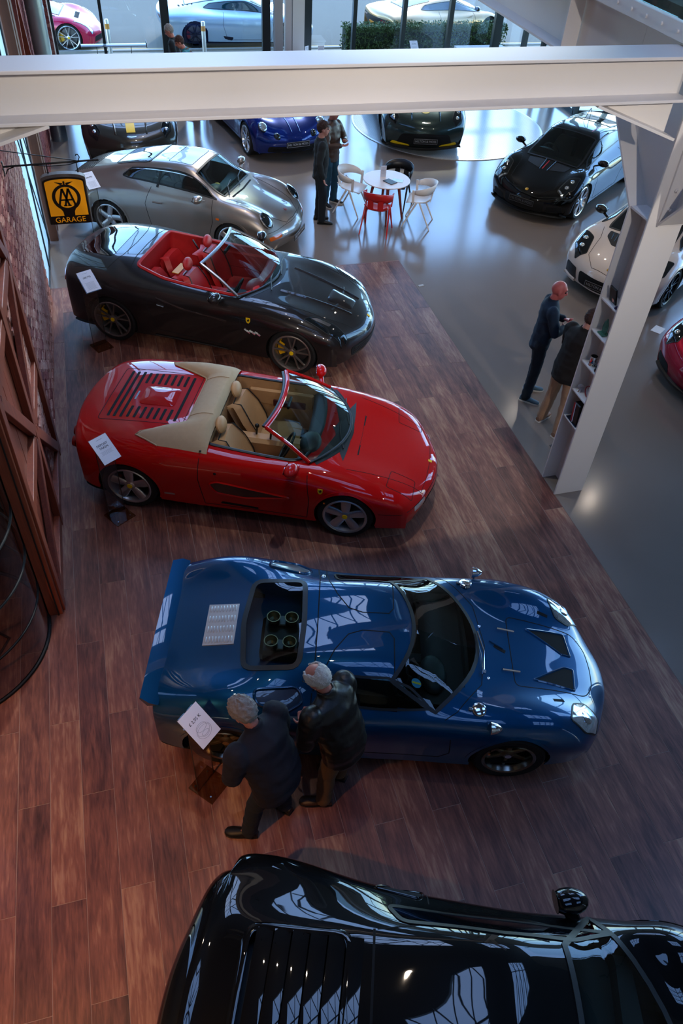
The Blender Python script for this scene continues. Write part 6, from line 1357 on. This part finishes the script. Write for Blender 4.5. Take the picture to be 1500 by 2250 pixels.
def flat(name, label, cat, loc, rz, dims, m): b = MB(); b.box((0, 0, dims[2] / 2), dims, bev=.001); o = b.build(name, m, smooth=False); o.location = loc; o.rotation_euler = (0, 0, rz); return tag(o, label, cat)
flat('folder', 'dark grey folder lying on the round table', 'folder', (4.90, 13.38, .7425), .5, (.16, .22, .012), mat('folder_grey', '#23242a', rough=.5))
flat('brochure', 'open glossy brochure lying on the round table', 'brochure', (5.06, 13.42, .7425), -.5, (.2, .14, .004), mat('brochure_gloss', '#a9b1b8', rough=.2, noise=.4, nscale=14))
def chair(label, loc, ang, m):
    r = thing('shell_chair', label, 'chair', (loc[0], loc[1], 0), math.radians(ang), 'shell chairs round the table')
    P = []
    for i in range(11):
        t = i / 10; x = .22 - .44 * t; row = []
        for j in range(15):
            s_ = j / 7 - 1; row.append((x, s_ * (.225 - .02 * t), .455 + .02 * (1 - t) * -0 + .05 * abs(s_) ** 3 * (.4 + t) - .02 * math.sin(PI * t) + (.05 * max(0, t - .8) / .2) - (.02 * max(0, .15 - t) / .15)))
        P.append(row)
    b = MB(); b.grid(P); o = b.build('seat', m, r); so_ = o.modifiers.new('s', 'SOLIDIFY'); so_.thickness = .014
    P = []
    for k in range(25):
        a = math.radians(-118 + 236 * k / 24); ca, sa = math.cos(a), math.sin(a); e = abs(k / 12 - 1); hgt = .17 - .09 * e ** 2; z1 = .80 - .10 * e ** 1.6
        P.append([(-.235 * ca * (1 if ca > 0 else .9) - .02, .265 * sa, z1 - hgt), (-.25 * ca * (1 if ca > 0 else .9) - .03, .275 * sa, z1 - hgt / 2), (-.262 * ca * (1 if ca > 0 else .9) - .04, .28 * sa, z1)])
    b = MB(); b.grid(P); o = b.build('backrest', m, r); so_ = o.modifiers.new('s', 'SOLIDIFY'); so_.thickness = .014
    for y in (-.09, .09): b = MB(); b.bar((-.215, y, .48), (-.25, y, .66), .10, .014, up=(1, 0, 0)); b.build('back_support', m, r, smooth=False)
    for sd in (1, -1):
        b = MB(); b.bar((.09, sd * .235, .46), (.10, sd * .25, .70), .045, .016, up=(0, 1, 0)); b.build('arm_support', m, r, smooth=False)
        for x in (.25, -.27): b = MB(); b.tube([(.02 if x > 0 else -.03, sd * .22, .47), (x, sd * .255, .004)], [.019, .012], 8); b.build('leg', m, r)
    return r
chair('red shell chair at the round table', (4.58, 13.02), 60, mat('chair_red', '#b31412', rough=.4))
chair('white shell chair at the round table next to the standing men', (4.36, 13.94), -38, mat('chair_white', '#d3cdc8', rough=.4))
chair('white shell chair at the round table on the side of the black coupe', (5.46, 13.24), 152, mat('chair_white', '#d3cdc8', rough=.4))
chair('black shell chair at the round table', (5.28, 14.02), -128, mat('chair_black', '#0d0d0f', rough=.4))

# turntable
tt = thing('turntable', 'low round ribbed turntable under the grey-green coupe', 'turntable', (8.0, 18.3, 0))
b = MB(); b.lathe([(2.3, 0), (2.3, .012), (2.27, .018), (0, .018)], 96); b.build('disc', mat('turntable_metal', '#b7bcbe', rough=.35, metal=.3), tt, sharp=30)
RIB = mat('turntable_rib', '#9aa0a3', rough=.4, metal=.4)
for k in range(-75, 76):
    y = .03 * k; h_ = math.sqrt(max(0, 2.25 ** 2 - y * y))
    if h_ > .1: b = MB(); b.box((0, y, .0195), (2 * h_, .012, .004)); b.build('rib', RIB, tt, smooth=False)
tt.rotation_euler = (0, 0, .5)

# things on the shelves of the white column
def onshelf(name, label, cat, z, y=.15, x=.075): return thing(name, label, cat, (4.64 + x, 5.785 + y, z + .0095))
t = onshelf('framed_plaque', 'black framed plaque with an orange square leaning on the top shelf', 'plaque', 2.49, .20, .05)
b = MB(); b.box((0, 0, .085), (.018, .12, .17), rot=(0, -.25, .0), bev=.003); pl_ = b.build('frame', BLACKM, t, smooth=False)
b = MB(); b.box((-.0105, -.03, .045), (.002, .035, .035), rot=(0, -.25, 0)); b.build('orange_square', AMBER, t, smooth=False); b = MB(); b.box((-.012, .02, .11), (.002, .06, .05), rot=(0, -.25, 0)); b.build('picture', mat('plaque_grey', '#3a3c40', rough=.4), t, smooth=False)
t = onshelf('lantern', 'small dark red lantern on the top shelf', 'lantern', 2.49, .05, .13); b = MB(); b.lathe([(0, 0), (.03, 0), (.034, .02), (.034, .10), (.02, .125), (0, .13)], 16); b.build('body', mat('dark_red_enamel', '#5a1015', rough=.3), t); b = MB(); b.tube([(.02, 0, .12), (.02, 0, .16), (-.02, 0, .16), (-.02, 0, .12)], .003, 6); b.build('handle', BLACKM, t)
flat('purple_box', 'flat purple box lying on the top shelf', 'box', (4.70, 5.85, 2.4995), .2, (.07, .06, .02), mat('purple_card', '#24123a', rough=.5))
t = onshelf('glass_trophy', 'green glass flame-shaped trophy on the second shelf', 'trophy', 2.125, .19, .075); GG = mat('green_glass', '#7fc0ac', rough=.05, trans=.75, ior=1.45)
b = MB(); b.box((0, 0, .008), (.09, .10, .016), bev=.003); b.build('base', GG, t, smooth=False); b = MB(); b.prism([(-.03, .016), (.03, .016), (.04, .07), (.03, .13), (.0, .18), (-.035, .12), (-.04, .06)], -.008, .008, tf=lambda v: Vector((v.z, v.x, v.y))); b.build('flame', GG, t, smooth=False)
t = onshelf('tankard', 'polished silver tankard on the middle shelf', 'tankard', 1.74, .20, .07); b = MB(); b.lathe([(0, 0), (.045, 0), (.045, .008), (.04, .015), (.04, .105), (.043, .11), (.036, .11), (.036, .012), (0, .012)], 24); b.build('cup', CHROME, t, sharp=40); b = MB(); b.tube([(.02, -.035, .09), (.02, -.07, .08), (.02, -.07, .04), (.02, -.037, .03)], .005, 8); b.build('handle', CHROME, t)
t = onshelf('pewter_cup', 'bronze cup at the back of the middle shelf', 'cup', 1.74, .09, .13); b = MB(); b.lathe([(0, 0), (.03, 0), (.01, .02), (.01, .05), (.035, .08), (.038, .12), (.034, .12), (0, .07)], 18); b.build('bowl', mat('bronze', '#6b4a32', rough=.3, metal=.9), t); b = MB(); b.box((0, 0, .003), (.07, .07, .006)); b.build('base', BLACKM, t, smooth=False)
t = onshelf('shelf_figurine', 'small black figurine at the front of the middle shelf', 'figurine', 1.74, .06, .04); b = MB(); b.sph((0, 0, .03), (.025, .03, .03), 10, 8); b.build('body', BLACKM, t); b = MB(); b.sph((0, .01, .07), .018, 10, 8); b.build('head', BLACKM, t)
t = onshelf('crystal_ball', 'crystal ball on a short foot on the fourth shelf', 'ornament', 1.36, .25, .06); b = MB(); b.sph((0, 0, .055), .035, 16, 12); b.build('ball', mat('crystal', '#d9d6dc', rough=.05, trans=.8), t); b = MB(); b.lathe([(0, 0), (.028, 0), (.02, .015), (.015, .025)], 14); b.build('foot', CHROME, t)
t = onshelf('hoop_trophy', 'red rimmed spoked hoop on the fourth shelf', 'trophy', 1.36, .11, .08); RDE = mat('red_enamel', '#8c0f22', rough=.3); b = MB(); b.tube([(0, .07 * math.cos(a), .075 + .07 * math.sin(a)) for a in [2 * PI * k / 28 for k in range(29)]], .006, 8, cap=False); b.build('rim', RDE, t)
for k in range(10): a = PI * k / 10; b = MB(); b.tube([(0, -.065 * math.cos(a), .075 - .065 * math.sin(a)), (0, .065 * math.cos(a), .075 + .065 * math.sin(a))], .0015, 5); b.build('spoke', CHROME, t)
t = onshelf('racing_case', 'black case with red and white stripes on the bottom shelf', 'case', .99, .17, .075); b = MB(); b.box((0, -.02, .13), (.10, .14, .25), rot=(-.12, 0, 0), bev=.01); b.build('case', BLACKM, t, smooth=False)
b = MB(); b.box((-.052, .02, .13), (.004, .03, .24), rot=(-.12, 0, 0)); b.build('red_stripe', RDE, t, smooth=False); b = MB(); b.box((-.052, .0, .13), (.004, .008, .24), rot=(-.12, 0, 0)); b.build('white_stripe', PAPER, t, smooth=False); b = MB(); b.box((0, .0, .004), (.12, .22, .008)); b.build('base', mat('navy_base', '#141b2b', rough=.4), t, smooth=False)

# round glass case in the recess
gc = thing('glass_case', 'round glass display case with black hoops in the corner recess', 'display case', (-2.17, 5.12, 0))
CR = .915; b = MB(); b.lathe([(CR, .02), (CR, 3.4)], 64); b.build('glass', glass('smoked_case_glass', '#cfc9c2'), gc)
for z in (.012, .53, 1.05, 1.56, 2.1, 2.65): b = MB(); rr = .02 if z < .1 else .012; b.tube([(CR * math.cos(a), CR * math.sin(a), z) for a in [2 * PI * k / 64 for k in range(65)]], rr, 8, cap=False); b.build('hoop', IRON, gc)
for a in (12, 132, 252): b = MB(); b.tube([(CR * math.cos(math.radians(a)), CR * math.sin(math.radians(a)), 0), (CR * math.cos(math.radians(a)), CR * math.sin(math.radians(a)), 3.4)], .012, 8); b.build('post', IRON, gc)
wd = thing('leather_drum', 'dark leather drum seat inside the round glass case', 'stool', (-2.15, 5.15, 0)); b = MB(); b.lathe([(0, .0), (.30, 0), (.36, .05), (.38, .2), (.36, .36), (.30, .42), (.18, .40), (0, .40)], 32); b.build('cushion', mat('drum_leather', '#3a2a24', rough=.5), wd)
b = MB(); b.tube([(.40, -.35, .012), (.52, -.1, .012), (.30, .1, .012)], .014, 8); b.tube([(-.2, -.62, .012), (.25, -.5, .012), (.42, -.3, .012)], .014, 8); b.build('foot_rail', IRON, wd)

# small floor fittings
flat('floor_plate', 'small white plate set on the grey floor in front of the white coupe', 'plate', (8.06, 8.95, .0005), .6, (.22, .16, .006), mat('plate_white', '#dfe3e6', rough=.4))
flat('floor_socket', 'small dark floor socket cover beside the plank edge', 'socket', (5.08, 6.62, .0005), .3, (.12, .12, .006), mat('socket_grey', '#3b3a3a', rough=.5))
flat('floor_clip', 'small pale floor clip beyond the corner of the planks', 'fitting', (4.74, 10.95, .0005), .2, (.10, .05, .006), mat('clip_grey', '#a8a8a6', rough=.5))

# at the street window: desk, cards, bollards, hedge, low wall
dk = thing('white_desk', 'white desk in front of the street window beside the steel column', 'desk', (5.58, 21.25, 0)); DW = mat('desk_white', '#e2e2e0', rough=.4)
b = MB(); b.box((0, 0, .735), (.95, .55, .03), bev=.004); b.build('desk_top', DW, dk, smooth=False)
for x in (-.43, .43): b = MB(); b.box((x, 0, .36), (.04, .5, .72)); b.build('side_panel', DW, dk, smooth=False)
b = MB(); b.box((0, .24, .45), (.82, .02, .5)); b.build('back_panel', DW, dk, smooth=False)
for i, (x, y, w_, h_, rz, lb) in enumerate(((5.56, 21.12, .16, .24, 0, 'tall printed card standing on the white desk'), (5.22, 21.25, .15, .2, .7, 'tilted card standing at the corner of the white desk'))):
    b = MB(); b.box((0, 0, h_ / 2), (w_, .006, h_)); o = b.build('desk_card', PAPER, smooth=False); o.location = (x, y, .7505); o.rotation_euler = (0, 0, rz); tag(o, lb, 'sign')
    for k in range(6): bb = MB(); bb.box((0, -.0035, .05 + .025 * k), (w_ * .7, .001, .006)); bb.build('print_line', INKG, o, smooth=False)
def bollard(label, x, y):
    r = thing('bollard', label, 'bollard', (x, y, -.03)); b = MB(); b.lathe([(0, 0), (.055, 0), (.055, .98), (.04, 1.02), (0, 1.03)], 20); b.build('post', mat('bollard_steel', '#c9c9c6', rough=.3, metal=.6), r, sharp=40); b = MB(); b.lathe([(.057, .80), (.057, .92)], 20); b.build('reflective_band', mat('band_amber', '#c98a32', rough=.4), r); b = MB(); b.box((0, 0, .06), (.2, .2, .12)); b.build('base', mat('bollard_base', '#bfc3c4', rough=.6), r, smooth=False)
bollard('steel bollard with amber band between the parked street cars', 2.95, 23.5); bollard('steel bollard with amber band near the parked red supercar', .50, 23.8)
LEAF = mat('hedge_leaf', '#3f5220', rough=.7, noise=.5, nscale=3)
hd = thing('hedge', 'clipped green hedge along the street outside the window', 'hedge', (9.3, 24.05, -.03)); rd = random.Random(11); b = MB()
for k in range(9000):
    x = rd.uniform(-2.35, 2.6); y = rd.uniform(-.28, .28); z = rd.uniform(.08, .78) if rd.random() < .45 else .72 + rd.uniform(-.06, .10); 
    if rd.random() < .5: y = -.28 + rd.uniform(-.05, .04)
    c0 = Vector((x, y, z)); d1 = Vector((rd.uniform(-1, 1), rd.uniform(-1, 1), rd.uniform(-.6, 1))).normalized(); d2 = d1.cross(Vector((rd.uniform(-1, 1), rd.uniform(-1, 1), rd.uniform(-1, 1)))).normalized(); L = rd.uniform(.03, .05)
    b.add([c0 - d1 * L, c0 + d2 * L * .45, c0 + d1 * L, c0 - d2 * L * .45], [(0, 1, 2, 3)])
o = b.build('foliage', LEAF, hd, smooth=False); o['kind'] = 'stuff'
b = MB(); b.box((.1, 0, .36), (4.8, .42, .68)); b.build('inner_twigs', mat('hedge_dark', '#1d2410', rough=.9), hd, smooth=False)
lw = thing('low_wall', 'low brick wall with pale coping outside the window', 'wall', (10.9, 23.35, -.03)); BRK = BR
b = MB(); b.box((0, 0, .16), (1.5, .2, .32)); b.build('core', MORTAR, lw, smooth=False)
for r in range(4):
    for k in range(7):
        x = -.75 + .2225 * k + (.11 if r % 2 else 0)
        if x + .21 < .80: b = MB(); b.box((x + .105, -.105, .04 + .075 * r), (.21, .02, .064)); b.build('brick', BRK, lw, smooth=False)
for k in range(6): b = MB(); b.box((-.62 + .25 * k, 0, .345), (.245, .26, .05)); b.build('coping_stone', mat('coping', '#b5aca3', rough=.9), lw, smooth=False)

# ---------------------------------------------------------------- lamps of the hall and added lamps
def spot(label, loc, aim, watts, col, size=70, blend=.9, rad=.06, top=None):
    r = thing('spotlight', label, 'lamp', loc); d = (Vector(aim) - Vector(loc)); q = d.to_track_quat('-Z', 'Y').to_euler()
    h = bpy.data.objects.new('head', None); h.empty_display_size = .05; link(h, r); h.rotation_euler = q
    b = MB(); b.lathe([(.03, .16), (.055, .14), (.06, 0), (.05, -.03), (.055, -.03), (.066, 0), (.066, .14), (.03, .17)], 20); b.build('can', mat('lamp_can', '#1a1a1a', rough=.5), h)
    b = MB(); b.tube([(0, 0, .1), (0, 0, (top or ZR) - loc[2])], .008, 6); b.build('drop_rod', IRON, r)
    ld = bpy.data.lights.new('spot_beam', 'SPOT'); lo = bpy.data.objects.new('spot_beam', ld); link(lo, h); lo.location = (0, 0, -.04)
    ld.energy = watts; ld.color = col; ld.spot_size = math.radians(size); ld.spot_blend = blend; ld.shadow_soft_size = rad
WW = (1, .80, .62); NW = (1, .92, .84)
for i, (x, y, ax, ay, az, wt) in enumerate(((-2.6, -.5, .0, 5.9, 4.5, 900), (.4, -1.2, 1.6, 5.9, 4.4, 900), (3.0, -1.2, 3.4, 5.9, 4.3, 900), (5.6, -1.0, 4.7, 5.8, 2.6, 1000))):  # unseen lamps added behind the viewer to brighten beam and column
    spot(['spotlight over the gallery wall aimed at the white beam', 'spotlight on the gallery aimed at the middle of the white beam', 'spotlight on the gallery aimed at the haunch of the white beam', 'spotlight on the gallery aimed at the shelf column'][i], (x, y, 7.0), (ax, ay, az), wt, NW, 40)
spot('warm spotlight over the bare planks by the glass case', (-2.4, .8, 5.2), (-2.1, 1.8, 0), 1100, (1, .48, .18), 80)
spot('spotlight over the bonnet of the red spider', (2.9, 6.9, 9.0), (2.6, 6.6, 0), 800, (.92, 1, .96), 42)  # added lamp, stands in for a daylight pool on the planks
spot('spotlight over the tail of the blue racer', (.6, 4.2, 9.0), (.8, 4.3, 0), 180, WW, 60)
spot('spotlight over the barn doors', (.6, 6.4, 9.0), (-.8, 6.8, .5), 130, WW, 60)

for x, y, wt, lb in ((6.3, 9.4, 110, 'downlight under the gallery beside the shelf column'), (8.6, 9.6, 110, 'downlight under the gallery over the crimson and white cars'), (8.2, 12.6, 130, 'downlight under the gallery over the nose of the black coupe'), (6.2, 13.2, 110, 'downlight under the gallery near the round table'), (7.2, 16.2, 110, 'downlight under the gallery over the turntable')):
    spot(lb, (x, y, 4.58), (x, y, 0), wt, (1, .86, .74), 120, 1., .05, top=4.79)
spot('spotlight over the silver coupe', (1.6, 12.4, 9.0), (1.4, 13.6, .6), 800, (1, .84, .70), 55)
spot('spotlight over the blue coupe and winged coupe', (2.6, 15.6, 9.0), (2.4, 17.2, .4), 650, (1, .86, .74), 60)
spot('spotlight over the grey cabriolet', (1.8, 9.4, 9.0), (1.4, 10.2, .8), 450, (1, .88, .78), 45)
